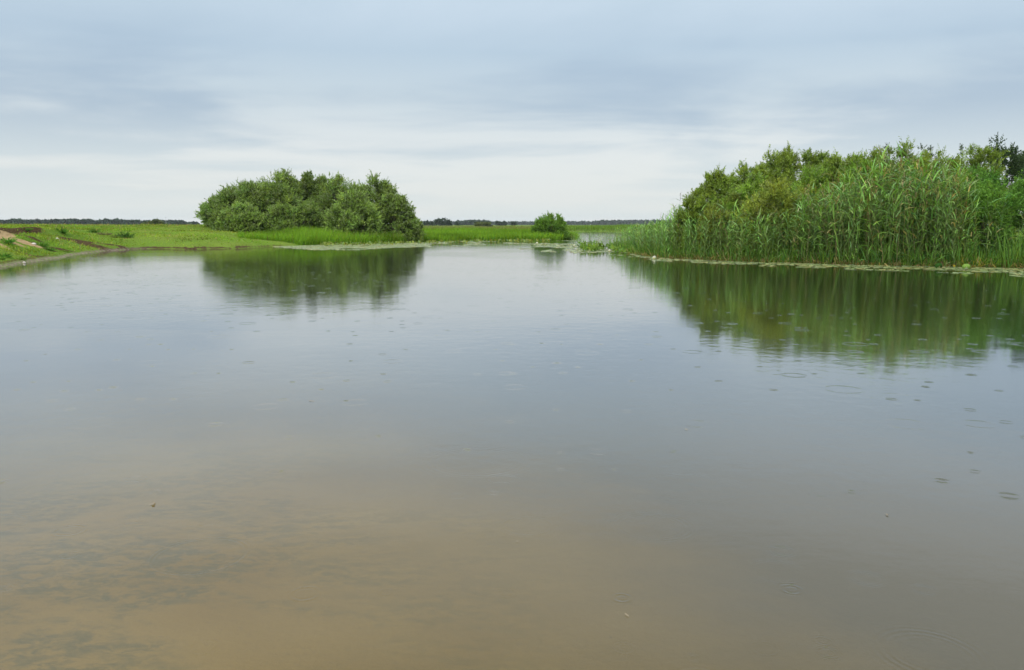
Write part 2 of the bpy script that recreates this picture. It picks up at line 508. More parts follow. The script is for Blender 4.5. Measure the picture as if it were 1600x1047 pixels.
def water_mat():
    m, t, o = new_mat('water')
    g = t.nodes.new('ShaderNodeNewGeometry')
    pos = g.outputs['Position']
    h = None
    # small wind ripple, in patches
    patch = ramp(t, noise(t, pos, .16, 3, .5), [(.36, (.12, .12, .12)), (.66, (1, 1, 1))])
    r1 = noise(t, pos, 5.0, 3, .5)
    r2 = noise(t, pos, 1.1, 2, .5)
    rip = mth(t, 'MULTIPLY', mth(t, 'MULTIPLY', mth(t, 'SUBTRACT', r1, .5), .0036), patch)
    rip = mth(t, 'ADD', rip, mth(t, 'MULTIPLY', r2, .0026))
    rip = mth(t, 'ADD', rip, mth(t, 'MULTIPLY', mth(t, 'MULTIPLY', noise(t, pos, 17.0, 3, .55), patch), .0011))
    h = rip

    def rings(scale, seed, wl, rmax, width, amp, keep):
        mp = t.nodes.new('ShaderNodeMapping'); mp.inputs['Location'].default_value = (seed, seed * 1.7, 0)
        t.links.new(pos, mp.inputs['Vector'])
        v = t.nodes.new('ShaderNodeTexVoronoi'); v.voronoi_dimensions = '2D'; v.inputs['Scale'].default_value = scale
        v.inputs['Randomness'].default_value = .85
        t.links.new(mp.outputs[0], v.inputs['Vector'])
        d = mth(t, 'DIVIDE', v.outputs['Distance'], scale)
        sc = t.nodes.new('ShaderNodeSeparateColor'); t.links.new(v.outputs['Color'], sc.inputs[0])
        r0 = mth(t, 'MULTIPLY_ADD', sc.outputs[0], rmax, .012)
        x = mth(t, 'SUBTRACT', d, r0)
        wv = mth(t, 'SINE', mth(t, 'MULTIPLY', x, 2 * math.pi / wl))
        env = mth(t, 'EXPONENT', mth(t, 'MULTIPLY', mth(t, 'POWER', mth(t, 'DIVIDE', mth(t, 'ABSOLUTE', x), width), 2.0), -1.0))
        on = mth(t, 'LESS_THAN', sc.outputs[1], keep)
        fade = mth(t, 'DIVIDE', .03, mth(t, 'ADD', r0, .03))
        return mth(t, 'MULTIPLY', mth(t, 'MULTIPLY', wv, env), mth(t, 'MULTIPLY', mth(t, 'MULTIPLY', on, fade), amp))

    h = mth(t, 'ADD', h, rings(1.35, 3.3, .028, .17, .026, .0016, .30))
    h = mth(t, 'ADD', h, rings(2.3, 11.1, .018, .04, .018, .0008, .26))
    # single wide rings that older drops left on the near water
    for (uu, vv, r0, wl, wd, am) in ((1020, 822, .19, .026, .05, .00030), (1455, 1022, .17, .030, .06, .00042), (312, 868, .22, .026, .022, .00036), (1085, 762, .28, .03, .06, .00022),
                                     (1221, 861, .055, .018, .03, .00042), (1355, 904, .07, .018, .03, .00030), (1215, 893, .12, .022, .035, .00026), (1294, 1020, .035, .014, .02, .00042),
                                     (1084, 1028, .022, .012, .016, .00040), (1577, 775, .05, .018, .025, .00052), (745, 720, .33, .04, .09, .00022)):
        c_ = gp(uu, vv)
        dv = t.nodes.new('ShaderNodeVectorMath'); dv.operation = 'DISTANCE'
        t.links.new(pos, dv.inputs[0]); dv.inputs[1].default_value = (c_[0], c_[1], 0)
        x = mth(t, 'SUBTRACT', dv.outputs['Value'], r0)
        env = mth(t, 'EXPONENT', mth(t, 'MULTIPLY', mth(t, 'POWER', mth(t, 'DIVIDE', mth(t, 'ABSOLUTE', x), wd), 2.0), -1.0))
        h = mth(t, 'ADD', h, mth(t, 'MULTIPLY', mth(t, 'MULTIPLY', mth(t, 'SINE', mth(t, 'MULTIPLY', x, 2 * math.pi / wl)), env), am))
    bp = t.nodes.new('ShaderNodeBump'); bp.inputs['Strength'].default_value = 1.0; bp.inputs['Distance'].default_value = 1.0
    t.links.new(h, bp.inputs['Height'])
    lw_ = t.nodes.new('ShaderNodeLayerWeight'); lw_.inputs[0].default_value = .5
    t.links.new(bp.outputs[0], lw_.inputs['Normal'])
    gv = lambda k: (k, k, k)
    refl = ramp(t, lw_.outputs['Facing'], [(0., gv(.02)), (.40, gv(.03)), (.5, gv(.055)), (.62, gv(.145)), (.70, gv(.30)), (.775, gv(.545)), (.86, gv(.87)), (.92, gv(.945)), (.96, gv(.96)), (1., gv(.98))])
    gl = t.nodes.new('ShaderNodeBsdfGlossy'); gl.inputs['Roughness'].default_value = .062
    t.links.new(bp.outputs[0], gl.inputs['Normal'])
    tr = t.nodes.new('ShaderNodeBsdfTransparent'); tr.inputs[0].default_value = (.90, .88, .80, 1)
    df = t.nodes.new('ShaderNodeBsdfDiffuse'); df.inputs[0].default_value = (.17, .155, .10, 1)   # suspended silt
    body = t.nodes.new('ShaderNodeMixShader'); body.inputs[0].default_value = .04
    t.links.new(tr.outputs[0], body.inputs[1]); t.links.new(df.outputs[0], body.inputs[2])
    ms = t.nodes.new('ShaderNodeMixShader')
    t.links.new(refl, ms.inputs[0]); t.links.new(body.outputs[0], ms.inputs[1]); t.links.new(gl.outputs[0], ms.inputs[2])
    t.links.new(ms.outputs[0], o.inputs[0])
    return m


# ------------------------------------------------------------------ ground and water
def hit(u, v):
    """where the sight line of a photo pixel meets the land"""
    d = np.linspace(22, 150, 900)
    x = (u - CX) / F / CT * d
    z = terrain(x, d)[0]
    k = np.argmax(z >= CAMH - (v - HOR) / F * d)
    return np.array([x[k], d[k]])


PATCH = {}


def masks(x, y, s, u, left, mead):
    bare = np.zeros(len(x)); sand = np.zeros(len(x))
    if not PATCH:
        PATCH['sand'] = [(hit(a, b), rx, ry, k) for a, b, rx, ry, k in ((4, 371, 1.5, .75, 1), (-30, 372, 1.6, .9, 1), (55, 379, .75, .5, .85), (40, 376, .5, .35, .7))]
        PATCH['bare'] = [(hit(a, b), rx, ry, k) for a, b, rx, ry, k in ((100, 388, .9, .5, .9), (128, 376, 1.2, .9, .8), (147, 383, 1.1, .9, .9), (70, 381, .6, .5, .8),
                         (200, 387, 2.6, .5, .8), (60, 399, .9, .3, .7), (88, 391, .5, .3, .7), (62, 371, .8, .35, .75), (170, 388, 1.4, .5, .8))]

    def patch(p, rx, ry, rot):
        dx = x - p[0]; dy = y - p[1]
        c, s_ = math.cos(rot), math.sin(rot)
        a = (dx * c + dy * s_) / rx; b = (-dx * s_ + dy * c) / ry
        return np.exp(-(a * a + b * b) ** 2)
    rag = (fbm(x, y, 1.1, 6) - .5) * .9
    bare = np.maximum(bare, left * sstep(3.35, 3.6, s + rag) * sstep(4.25, 4.0, s) * sstep(100, 62, u + rag * 40))
    sand = np.maximum(sand, left * sstep(2.3, 2.7, s + rag) * sstep(3.65, 3.4, s + rag) * sstep(48, 20, u + rag * 30))
    bare = np.maximum(bare, left * sstep(.1, .3, s) * sstep(1.0, .5, s) * .52)
    for p, rx, ry, k in PATCH['sand']: sand = np.maximum(sand, patch(p, rx, ry, .3) * k)
    for p, rx, ry, k in PATCH['bare']: bare = np.maximum(bare, patch(p, rx, ry, .3) * k)
    bare = np.maximum(bare, mead * (1 - left) * sstep(0, .1, s) * sstep(.55, .25, s + rag * .6) * (y > 30) * .75)
    wet = sstep(.36, .16, s) * (s > 0) * np.maximum(left, sstep(260, 190, u)) * (x < 0) * (y > 5)
    rb = (x > 2) * (u > 930) * (y < 140) * sstep(0, .1, s) * sstep(9, 6, s)
    bare = np.maximum(bare, rb * .8)
    return bare, sand, wet


def build_ground():
    fine = np.radians(np.arange(-41, 41.01, .2))
    rest = np.radians(np.arange(46, 316.5, 5.0))
    angs = np.concatenate([fine, rest])
    r = [.6]
    while r[-1] < 24: r.append(r[-1] * 1.02)
    while r[-1] < 62: r.append(r[-1] * 1.0048)
    while r[-1] < 220: r.append(r[-1] * 1.0125)
    while r[-1] < 6000: r.append(r[-1] * 1.07)
    r = np.array(r)
    A, R = np.meshgrid(angs, r)
    X = R * np.sin(A); Y = R * np.cos(A)
    z, s, u, left, mead = terrain(X.ravel(), Y.ravel())
    x = X.ravel(); y = Y.ravel()
    na = len(angs)
    V = np.stack([x, y, z], 1)
    V = np.concatenate([V, [[0, 0, terrain(np.array([0.]), np.array([0.]))[0][0]]]])
    i = np.arange(len(r) - 1)[:, None]; j = np.arange(na)[None]
    q = np.stack([i * na + j, i * na + (j + 1) % na, (i + 1) * na + (j + 1) % na, (i + 1) * na + j], -1).reshape(-1, 4)[:, ::-1]
    # the innermost ring is closed with a fan of degenerate-free quads
    jj = np.arange(0, na - 1, 2)
    fan = np.stack([np.full(len(jj), len(V) - 1), (jj + 2) % na, (jj + 1) % na, jj], -1)
    q = np.concatenate([q, fan])
    bare, sand, wet = masks(x, y, s, u, left, mead)
    col = np.stack([bare, sand, wet], 1)
    col = np.concatenate([col, [[0, 0, 0]]])
    o = obj('ground', mesh_from('ground', V, q, col, ground_mat(), True))
    tag(o, kind='structure')
    # water sheet
    wv = np.array([[-75, -14, 0], [75, -14, 0], [75, 215, 0], [-75, 215, 0]], float)
    w = obj('water', mesh_from('water', wv, np.array([[0, 1, 2, 3]]), None, water_mat()))
    tag(w, kind='structure')


build_ground()


def gz(x, y):
    return terrain(np.atleast_1d(np.asarray(x, float)), np.atleast_1d(np.asarray(y, float)))[0]


# ------------------------------------------------------------------ shrubs and trees
def lump(d, k):
    """direction -> radius factor with a few rounded lobes"""
    r = np.random.default_rng(k)
    s = np.zeros(len(d))
    for _ in range(9):
        c = nrm(r.normal(size=3) + np.array([0, 0, .3]))
        s = np.maximum(s, np.exp((d @ c - 1) * 9.0) * r.uniform(.7, 1.0))
    return .80 + .30 * s


def shrub(name, label, cat, x, y, rx, ry, h, base_col, seed, ncl=170, nsh=14, nlf=14, ll=.15, lw=.05, up=.45, group=None, z=None,
          low=-.25, shoot=1.7, cr_k=.13, inner=.4, lobes=15, lobe_r=.40, cvar=.14, trunk_r=.06, trunk_h=0.0, spiky=0.0, spread=.9, stems=16, pale=.0):
    rng_ = np.random.default_rng(seed)
    z0 = float(gz(x, y)[0]) if z is None else z
    root = thing(name, label, cat, (x, y, z0), group)
    H = h - trunk_h
    # rounded billows over the dome, leaf clusters over each billow
    ld = nrm(rng_.normal(size=(600, 3))); ld = ld[ld[:, 2] > low]
    keep = [ld[0]]
    for q_ in ld[1:]:
        if len(keep) < lobes and min(1 - float(q_ @ k_) for k_ in keep) > 1.1 / lobes: keep.append(q_)
    ld = np.array(keep); nl = len(ld)
    lr = lobe_r * rng_.uniform(.7, 1.25, nl)
    lr = np.where(ld[:, 2] > .6, lr * .8, lr)
    lc = np.sign(ld) * np.abs(ld) ** .88 * (1 - lr * .80)[:, None] * rng_.uniform(.90, 1.05, (nl, 1))
    which = rng_.integers(0, nl, ncl * 3)
    cd = nrm(rng_.normal(size=(ncl * 3, 3)) + ld[which] * .75 + np.array([0, 0, .25]))
    ok = (cd * ld[which]).sum(1) > -.25
    which, cd = which[ok][:ncl], cd[ok][:ncl]; n = len(cd)
    rr = (1 - inner * rng_.random(n) ** 2.2)
    pk = 1 + spiky * rng_.random(n) ** 2 * (cd[:, 2] > .5)
    Pn = lc[which] + cd * (lr[which] * rr * pk)[:, None]
    P = Pn * np.array([rx, ry, H])
    P[:, 2] = np.maximum(P[:, 2], .10 + .15 * rng_.random(n)) + trunk_h
    cr = cr_k * min(rx, H) * rng_.uniform(.7, 1.35, n)
    out = nrm(cd + nrm(Pn) * .3)
    B = P[:, None] + rng_.normal(size=(n, nsh, 3)) * (cr * .5)[:, None, None]
    D = out[:, None] * .75 + UP * up + rng_.normal(size=(n, nsh, 3)) * .5
    Ln = rng_.uniform(.5, 1.1, (n, nsh)) * cr[:, None] * shoot
    cl = rand_col(n, base_col, cvar * .6, .06) * (1 + rng_.normal(size=nl) * cvar * .6)[which][:, None]
    col = np.repeat(cl[:, None], nsh, 1)
    if pale:
        pm = rng_.random((n, nsh, 1)) < pale
        col = np.where(pm, col * .5 + np.array([.17, .2, .12]) * .5, col)
    B = B.reshape(-1, 3); D = D.reshape(-1, 3); Ln = Ln.ravel(); col = col.reshape(-1, 3)
    B[:, 2] = np.maximum(B[:, 2], .05)
    ac = Acc()
    shoots(ac, B, D, Ln, nlf, ll, lw, col, spread)
    acc_obj('crown', ac, M_LEAF, root)
    # stems
    at_ = Acc()
    ids = rng_.choice(n, min(stems, n), replace=False)
    tip = P[ids] * .93
    t = np.linspace(0, 1, 6)
    b0 = rng_.normal(size=(len(ids), 3)) * np.array([.10, .10, 0]) * min(rx, 2)
    b0[:, 2] = -.15
    if trunk_h > 0:
        b0 *= .15; b0[:, 2] = -.15
    mid = b0 * .4 + tip * .45; mid[:, 2] = b0[:, 2] + (tip[:, 2] - b0[:, 2]) * .62
    if trunk_h > 0:
        mid[:, :2] *= .35
    path = ((1 - t) ** 2)[None, :, None] * b0[:, None] + (2 * t * (1 - t))[None, :, None] * mid[:, None] + (t ** 2)[None, :, None] * tip[:, None]
    path[:, 1:-1] += rng_.normal(size=(len(ids), 4, 3)) * .03 * h / 4
    tubes(at_, path, np.linspace(1, .18, 6)[None] * trunk_r * rng_.uniform(.6, 1.2, (len(ids), 1)), np.full((len(ids), 3), .06), 5)
    acc_obj('trunk', at_, M_BARK, root, smooth=True)
    return root


OLIVE = (.165, .250, .056)
G1 = 'willow shrubs of the round thicket on the left shore'
# (column, distance, half width px, top row, ...)
THICKET = [
    # u,  dist, rx,  ry,  vtop, label
    (360, 77, 2.35, 2.2, 309, 'low sloping willow shrub at the left end of the round thicket'),
    (392, 74, 2.7, 2.5, 288, 'grey green willow shrub left of the thicket top, shoulder high to it'),
    (446, 76, 3.0, 2.7, 270, 'tallest willow shrub of the round thicket with the ragged left peak'),
    (497, 78, 2.4, 2.4, 269, 'willow shrub with the narrow second peak at the middle of the thicket'),
    (545, 76, 3.0, 2.6, 281, 'broad flat topped willow shrub right of the two thicket peaks'),
    (594, 77, 2.6, 2.5, 283, 'willow shrub with the last knob before the thicket drops on its right'),
    (471, 78.5, 2.4, 2.3, 282, 'back willow shrub filling the dip between the two thicket peaks'),
    (522, 78.5, 2.3, 2.2, 282, 'back willow shrub just right of the narrow second peak'),
    (616, 75, 2.0, 2.0, 304, 'steep willow shrub making the right flank of the thicket'),
    (640, 74, 1.25, 1.3, 336, 'small wispy low willow trailing off the right end of the thicket'),
    (388, 70.5, 1.9, 1.6, 324, 'small rounded willow in front of the thicket, left of the sedge'),
    (470, 71.5, 2.3, 1.7, 312, 'front willow shrub in the thicket middle, over dark hollows and the sedge'),
    (556, 71.5, 2.6, 1.8, 308, 'pale front willow shrub in the right half of the thicket'),
]
for i, (u, d, rx, ry, vt, lab) in enumerate(THICKET):
    p = at(u, d)
    z0 = float(gz(*p)[0])
    hh = ztop(vt, d) - z0
    k = (1.0, .95, 1.02, .95, 1.05, 1.0, .95, .95, .92, 1.0, 1.12, 1.08, 1.2)[i]
    shrub('willow_shrub', lab, 'shrub', p[0], p[1], rx, ry, hh / 1.06, np.array(OLIVE) * k, 100 + i, ncl=int(170 + 32 * rx * hh / 2.4), nsh=13, nlf=14,
          ll=.175, lw=.072, up=.25, group=G1, z=z0, spiky=.0, pale=.30, trunk_r=.08, lobes=24, lobe_r=.35, shoot=1.4, cvar=.2)

# lone bush on the point in the middle
p = at(858, 92)
shrub('willow_bush', 'lone round bright green willow bush on the point in the middle of the far shore', 'shrub', p[0], p[1], 1.78, 1.6, 2.3, (.115, .225, .032), 201,
      ncl=230, nsh=13, nlf=12, ll=.2, lw=.08, up=.8, spiky=.06, trunk_r=.035, cr_k=.13, shoot=2.4, spread=.7, inner=.6, stems=26, lobes=24)

# right bank willows
YEL = (.160, .235, .034)
G2 = 'willow shrubs behind the reeds on the right bank'
RIGHT = [
    (1118, 40.5, 1.5, 1.5, 276, 1.0, 'low yellow green willow at the left foot of the right bank slope'),
    (1160, 42, 1.75, 1.7, 258, 1.0, 'yellow green willow in the middle of the rising right bank slope'),
    (1197, 43, 1.6, 1.6, 240, .95, 'round topped willow just left of the highest right bank willow'),
    (1237, 44, 1.55, 1.6, 227, .92, 'highest yellow green willow on the right bank, with a small tuft on top'),
    (1272, 42, 1.2, 1.3, 243, 1.0, 'willow shoulder just right of the highest right bank willow'),
    (1312, 39, 1.7, 1.6, 244, 1.0, 'olive willow between the highest willow and the dark reed gap'),
    (1372, 40, 1.8, 1.6, 236, .9, 'broad willow showing over the reeds at the centre of the right bank'),
    (1440, 40, 1.9, 1.6, 240, 1.0, 'yellowish willow behind the tallest reeds, between the two wispy saplings'),
    (1500, 41, 1.8, 1.6, 232, 1.05, 'yellowish willow left of the dark tree on the right bank'),
    (1291, 41.5, 1.3, 1.3, 253, .95, 'willow filling the dip between the highest willow and the olive one'),
    (1092, 39.5, 1.15, 1.2, 298, 1.0, 'lowest willow at the outer left foot of the right bank slope'),
    (1405, 40.5, 1.5, 1.4, 242, .95, 'olive willow under the left sapling, over the tallest reeds'),
    (1168, 38.6, 1.6, 1.3, 277, 1.05, 'light green willow in the middle of the slope, below the yellow green ones'),
    (1264, 38.2, 1.7, 1.3, 264, 1.05, 'light green willow below the highest willow, right of the brownish one'),
    (1335, 37.5, 1.6, 1.3, 256, 1.0, 'light green willow over the reeds right of the olive willow'),
    (1215, 36.6, 1.9, 1.2, 284, 1.08, 'brownish green willow low on the right bank slope, reeds at its foot'),
    (1135, 38, 1.3, 1.0, 303, .95, 'small brownish willow at the lower left of the right bank slope'),
]
for i, (u, d, rx, ry, vt, k, lab) in enumerate(RIGHT):
    p = at(u, d); z0 = float(gz(*p)[0]); hh = ztop(vt, d) - z0
    bc = np.array(YEL) * k * (np.array([1.10, .95, 1.0]) if i in (15, 16) else (np.array([.92, 1.06, 1.0]) if i > 11 else 1))
    shrub('willow_shrub', lab, 'shrub', p[0], p[1], rx, ry, hh / 1.05, bc, 300 + i, ncl=int(130 + 14 * hh * rx), nsh=13, nlf=13, ll=.15, lw=.05,
          up=.3, group=G2, z=z0, spiky=.0, pale=.14, shoot=1.8, lobes=20, lobe_r=.38, trunk_r=.05, cvar=.14)

GRN = (.085, .19, .028)
G3 = 'leafy bushes at the right edge of the right bank'
for i, (u, d, rx, ry, vt, lab) in enumerate((
        (1552, 32.6, 1.7, 1.4, 283, 'dense dark green leafy bush overhanging the water near the right edge'),
        (1622, 33.0, 1.9, 1.6, 272, 'dense leafy bush cut by the right edge, behind the tall cattails'),
        (1508, 35.0, 1.5, 1.3, 274, 'small leafy green bush between the tall reeds and the dark leafy bush'))):
    p = at(u, d); z0 = float(gz(*p)[0]); hh = ztop(vt, d) - z0
    shrub('leafy_bush', lab, 'shrub', p[0], p[1], rx, ry, hh / 1.05, np.array(GRN) * (1, 1.05, 1.1)[i], 400 + i, ncl=190, nsh=13, nlf=12, ll=.12, lw=.055,
          up=.5, group=G3, z=z0, cr_k=.12, shoot=2.2, inner=.35, spiky=.08, lobes=18)

G4 = 'dark trees at the top right of the right bank'
for i, (u, d, rx, vt, lab) in enumerate(((1556, 54, 1.45, 212, 'dark green broadleaf tree rising behind the willows at the right'),
                                         (1606, 56, 1.6, 207, 'dark broadleaf tree cut by the right edge of the view'))):
    p = at(u, d); z0 = float(gz(*p)[0]); hh = ztop(vt, d) - z0
    shrub('broadleaf_tree', lab, 'tree', p[0], p[1], rx, rx, hh / 1.08, (.034, .062, .026), 500 + i, ncl=130, nsh=11, nlf=11, ll=.16, lw=.09, up=.7, group=G4,
          z=z0, trunk_h=hh * .35, low=-.6, cr_k=.14, shoot=3.0, spiky=.22, inner=.6, trunk_r=.07, stems=24)
G5 = 'thin saplings above the right bank willows'
for i, (u, d, vt, lab) in enumerate(((1424, 42, 222, 'thin wispy sapling top sticking out above the centre of the reeds'),
                                     (1490, 43, 214, 'taller wispy sapling with sparse leaves just left of the dark tree'),
                                     (1356, 41, 229, 'slim dark sapling spike above the left half of the reed crest'))):
    p = at(u, d); z0 = float(gz(*p)[0]); hh = ztop(vt, d) - z0
    shrub('sapling', lab, 'tree', p[0], p[1], .85, .8, hh / 1.05, (.05, .078, .03), 520 + i, ncl=46, nsh=6, nlf=8, ll=.13, lw=.05, up=.6, group=G5,
          z=z0, trunk_h=hh * .5, low=-.4, cr_k=.14, shoot=2.8, spiky=.2, inner=.8, trunk_r=.03, stems=20)


# ------------------------------------------------------------------ reeds of the right bank
RB_U = np.array([u for u, v in SHORE_R[4:]]); RB_V = np.array([v for u, v in SHORE_R[4:]])


def bank_point(u, off):
    """point off metres behind the right bank's waterline in the direction of column u"""
    v = np.interp(u, RB_U, RB_V)
    p = gp(u, v)
    return p + nrm(p) * np.asarray(off)[..., None]


def reed_h(u):
    return np.interp(u, [930, 965, 1000, 1060, 1100, 1200, 1270, 1330, 1400, 1470, 1530, 1600, 1700],
                     [.8, 1.15, 1.7, 2.2, 2.3, 2.5, 3.0, 3.75, 3.95, 3.7, 2.9, 2.4, 2.4])


def reed_variant(h, col, leafcol, n_leaf, plume=None, lean=.12, dry=0.0, upright=False):
    ac = Acc()
    az = rng.uniform(0, 6.28)
    t = np.linspace(0, 1, 5)
    bend = lean * h * t ** 2
    path = np.stack([np.cos(az) * bend, np.sin(az) * bend, h * t * (1 - .03 * t)], -1)[None]
    tubes(ac, path, np.linspace(.011, .004, 5)[None], [col], 3)
    tl = np.linspace(.10, .99, n_leaf) + rng.uniform(-.02, .02, n_leaf)
    P = np.stack([np.interp(tl, t, path[0, :, k]) for k in range(3)], -1)
    a = az + rng.uniform(-.7, .7, n_leaf) + np.where(np.arange(n_leaf) % 2, 0, math.pi) * rng.uniform(.5, 1, n_leaf)
    el = rng.uniform(.8, 1.4, n_leaf) if upright else rng.uniform(.35, 1.25, n_leaf)
    D = np.stack([np.cos(a) * np.cos(el), np.sin(a) * np.cos(el), np.sin(el)], -1)
    Ln = rng.uniform(.45, .85, n_leaf) * (1.05 - .25 * np.abs(tl - .6)) * (h / 3.2) ** .4
    lc = rand_col(n_leaf, leafcol, .22, .09)
    if dry:
        m = rng.random(n_leaf) < dry
        lc[m] = rand_col(m.sum(), (.34, .30, .12), .15, .08)
    blades(ac, P, D, Ln, rng.uniform(.030, .056, n_leaf), rng.uniform(.05, .4, n_leaf) if upright else rng.uniform(.1, .75, n_leaf), 3, lc, roll=rng.uniform(-.5, .5, n_leaf))
    if plume is not None:
        k = 16
        tp = rng.uniform(0, .3, k)
        Pp = path[0, -1] + np.stack([np.zeros(k), np.zeros(k), tp], -1)
        ap = rng.uniform(-.9, .9, k) + az
        Dp = np.stack([np.cos(ap) * .5, np.sin(ap) * .5, np.full(k, .8)], -1)
        blades(ac, Pp, Dp, rng.uniform(.12, .24, k), rng.uniform(.012, .022, k), rng.uniform(.3, .9, k), 2, rand_col(k, plume, .15))
    return ac.arrays()


RG = (.135, .270, .050)      # fresh reed
RBG = (.135, .225, .068)     # bluish reed
VAR = []
for i in range(12):
    VAR.append(reed_variant(3.0, (.10, .15, .05), RG if i % 3 else RBG, int(rng.integers(11, 14)), dry=.02))
for i in range(5):
    VAR.append(reed_variant(3.0, (.2, .19, .09), (.13, .16, .045), 11, plume=(.24, .19, .09), dry=.28))      # yellowing
for i in range(3):
    VAR.append(reed_variant(3.0, (.3, .24, .12), (.3, .24, .11), 6, lean=.22, dry=.8))                        # last year's
for i in range(8):
    VAR.append(reed_variant(3.0, (.14, .2, .06), (np.array(RG) if i % 2 else np.array(RBG)) * 1.05, int(rng.integers(9, 12)), dry=.03, lean=.05, upright=True))   # slim upright young reeds
NV = len(VAR)


def scatter_variants(acc, P, h, which, tint=None):
    for k in range(NV):
        m = np.where(which == k)[0]
        if not len(m): continue
        v, q, c = VAR[k]
        s = h[m] / 3.0
        a = rng.uniform(0, 6.28, len(m))
        ca, sa = np.cos(a), np.sin(a)
        hs = s ** .5
        x = (v[None, :, 0] * ca[:, None] - v[None, :, 1] * sa[:, None]) * hs[:, None]
        y = (v[None, :, 0] * sa[:, None] + v[None, :, 1] * ca[:, None]) * hs[:, None]
        zz_ = v[None, :, 2] * s[:, None]
        V = np.stack([x, y, zz_], -1) + P[m][:, None]
        Q = q[None] + (np.arange(len(m)) * len(v))[:, None, None]
        cc = np.repeat(c[None], len(m), 0) * rng.normal(1, .15, (len(m), 1, 1)) * (1 + rng.normal(size=(len(m), 1, 1)) * np.array([.13, .03, -.06]))
        acc.add(V, Q, np.clip(cc, .005, .7))


def pick(n, yellow, dead):
    r = rng.random(n)
    w = rng.integers(0, 12, n)
    w = np.where(r < yellow, rng.integers(12, 17, n), w)
    return np.where(r > 1 - dead, rng.integers(17, 20, n), w)


n = 2900
u = rng.uniform(948, 1640, n)
u = u[rng.random(n) < np.interp(u, [948, 985, 1030, 1480, 1520, 1640], [.3, 1, 1, 1, .22, .08])]
n = len(u)
off = rng.random(n) ** .8 * np.interp(u, [950, 1000, 1060, 1200, 1640], [1.5, 3.0, 4.5, 4.0, 4.2]) + .15
p = bank_point(u, off)
z = gz(p[:, 0], p[:, 1])
h = reed_h(u) * rng.uniform(.66, 1.04, n) * np.interp(off, [0, .6, 1.6, 4], [.72, .88, 1.0, 1.02])
clump = vn(p[:, 0], p[:, 1], .8, 4)
h *= .82 + .3 * clump
yel = np.interp(u, [950, 1250, 1330, 1500, 1640], [.04, .06, .2, .2, .1])
w = np.where(rng.random(n) < yel, rng.integers(12, 17, n), pick(n, 0, .05))
w = np.where(rng.random(n) < np.interp(u, [940, 1080, 1250], [.95, .7, .12]), rng.integers(20, 28, n), w)
ac = Acc()
scatter_variants(ac, np.stack([p[:, 0], p[:, 1], np.maximum(z, -.25) - .03], 1), h, w)
tag(acc_obj('reeds', ac, M_REED), 'dense stand of tall green reeds along the whole right bank', 'reeds', kind='stuff')

# reeds of the first row one can pick out: things of their own
GR = 'reed stalks in the first row along the right bank waterline'
reed_me = [mesh_from('reed_stalk', v, q, c, M_REED) for v, q, c in VAR]
n = 170
u = np.sort(rng.uniform(1000, 1515, n)); off = rng.uniform(-.4, .55, n)
p = bank_point(u, off); z = gz(p[:, 0], p[:, 1])
w = pick(n, .10, .08)
w = np.where(rng.random(n) < np.interp(u, [1000, 1100, 1300], [.9, .6, .25]), rng.integers(20, 28, n), w)
for i in range(n):
    o = obj('reed_stalk', reed_me[w[i]])
    s = reed_h(u[i]) * rng.uniform(.55, .92) / 3.0
    o.location = (p[i, 0], p[i, 1], max(z[i], -.2) - .03)
    o.scale = (s ** .5, s ** .5, s)
    o.rotation_euler = (rng.normal() * .06, rng.normal() * .06, rng.uniform(0, 6.28))
    tag(o, 'tall leafy reed stalk standing in the first row at the right bank waterline', 'reed', GR)
# the reed with the open seed head at the left end of the stand, against the sky
v, q, c = reed_variant(3.0, (.1, .1, .06), (.09, .13, .06), 9, plume=(.06, .05, .04), lean=.05)
pp = bank_point(np.array([1058.0]), np.array([1.2]))[0]
o = obj('seeding_reed', mesh_from('seeding_reed', v, q, c, M_REED), None, (pp[0], pp[1], float(gz(*pp)[0])))
o.scale = (.95, .95, .93)
tag(o, 'lone reed with a dark open seed head against the sky, left end of the reeds', 'reed')

# low growth, dead straw and young blades at the foot of the reeds
n = 14000
u = rng.uniform(962, 1650, n); off = rng.random(n) ** 1.5 * 2.4 - .15
p = bank_point(u, off); z = np.maximum(gz(p[:, 0], p[:, 1]), -.1)
dead = rng.random(n) < np.interp(off, [-.2, .5, 2], [.62, .42, .1])
col = np.where(dead[:, None], rand_col(n, (.30, .235, .12), .28, .08), rand_col(n, (.10, .20, .035), .3, .18))
el = np.where(dead, rng.uniform(.1, 1.2, n), rng.uniform(.95, 1.5, n)); a = rng.uniform(0, 6.28, n)
D = np.stack([np.cos(a) * np.cos(el), np.sin(a) * np.cos(el), np.sin(el)], 1)
ac = Acc()
blades(ac, np.stack([p[:, 0], p[:, 1], z - .02], 1), D, rng.uniform(.2, 1.0, n) ** 1.2 * np.where(dead, .7, 1.15), rng.uniform(.016, .04, n), rng.uniform(.05, .6, n), 3, col)
tag(acc_obj('bank_undergrowth', ac, M_GRASS), 'short green blades and brown dead straw at the foot of the reeds', 'undergrowth', kind='stuff')

# sparse young reeds standing in the water at the tip
n = 260
u = rng.uniform(893, 985, n); v = rng.uniform(368, 391, n) - rng.random(n) * 3
p = gp(u, v)
ac = Acc()
scatter_variants(ac, np.stack([p[:, 0], p[:, 1], np.full(n, -.05)], 1), rng.uniform(.45, 1.1, n) * np.interp(u, [893, 985], [.8, 1.5]), pick(n, .05, .03))
tag(acc_obj('young_reeds', ac, M_REED), 'sparse thin reeds standing in the water at the tip of the right bank', 'reeds', kind='stuff')


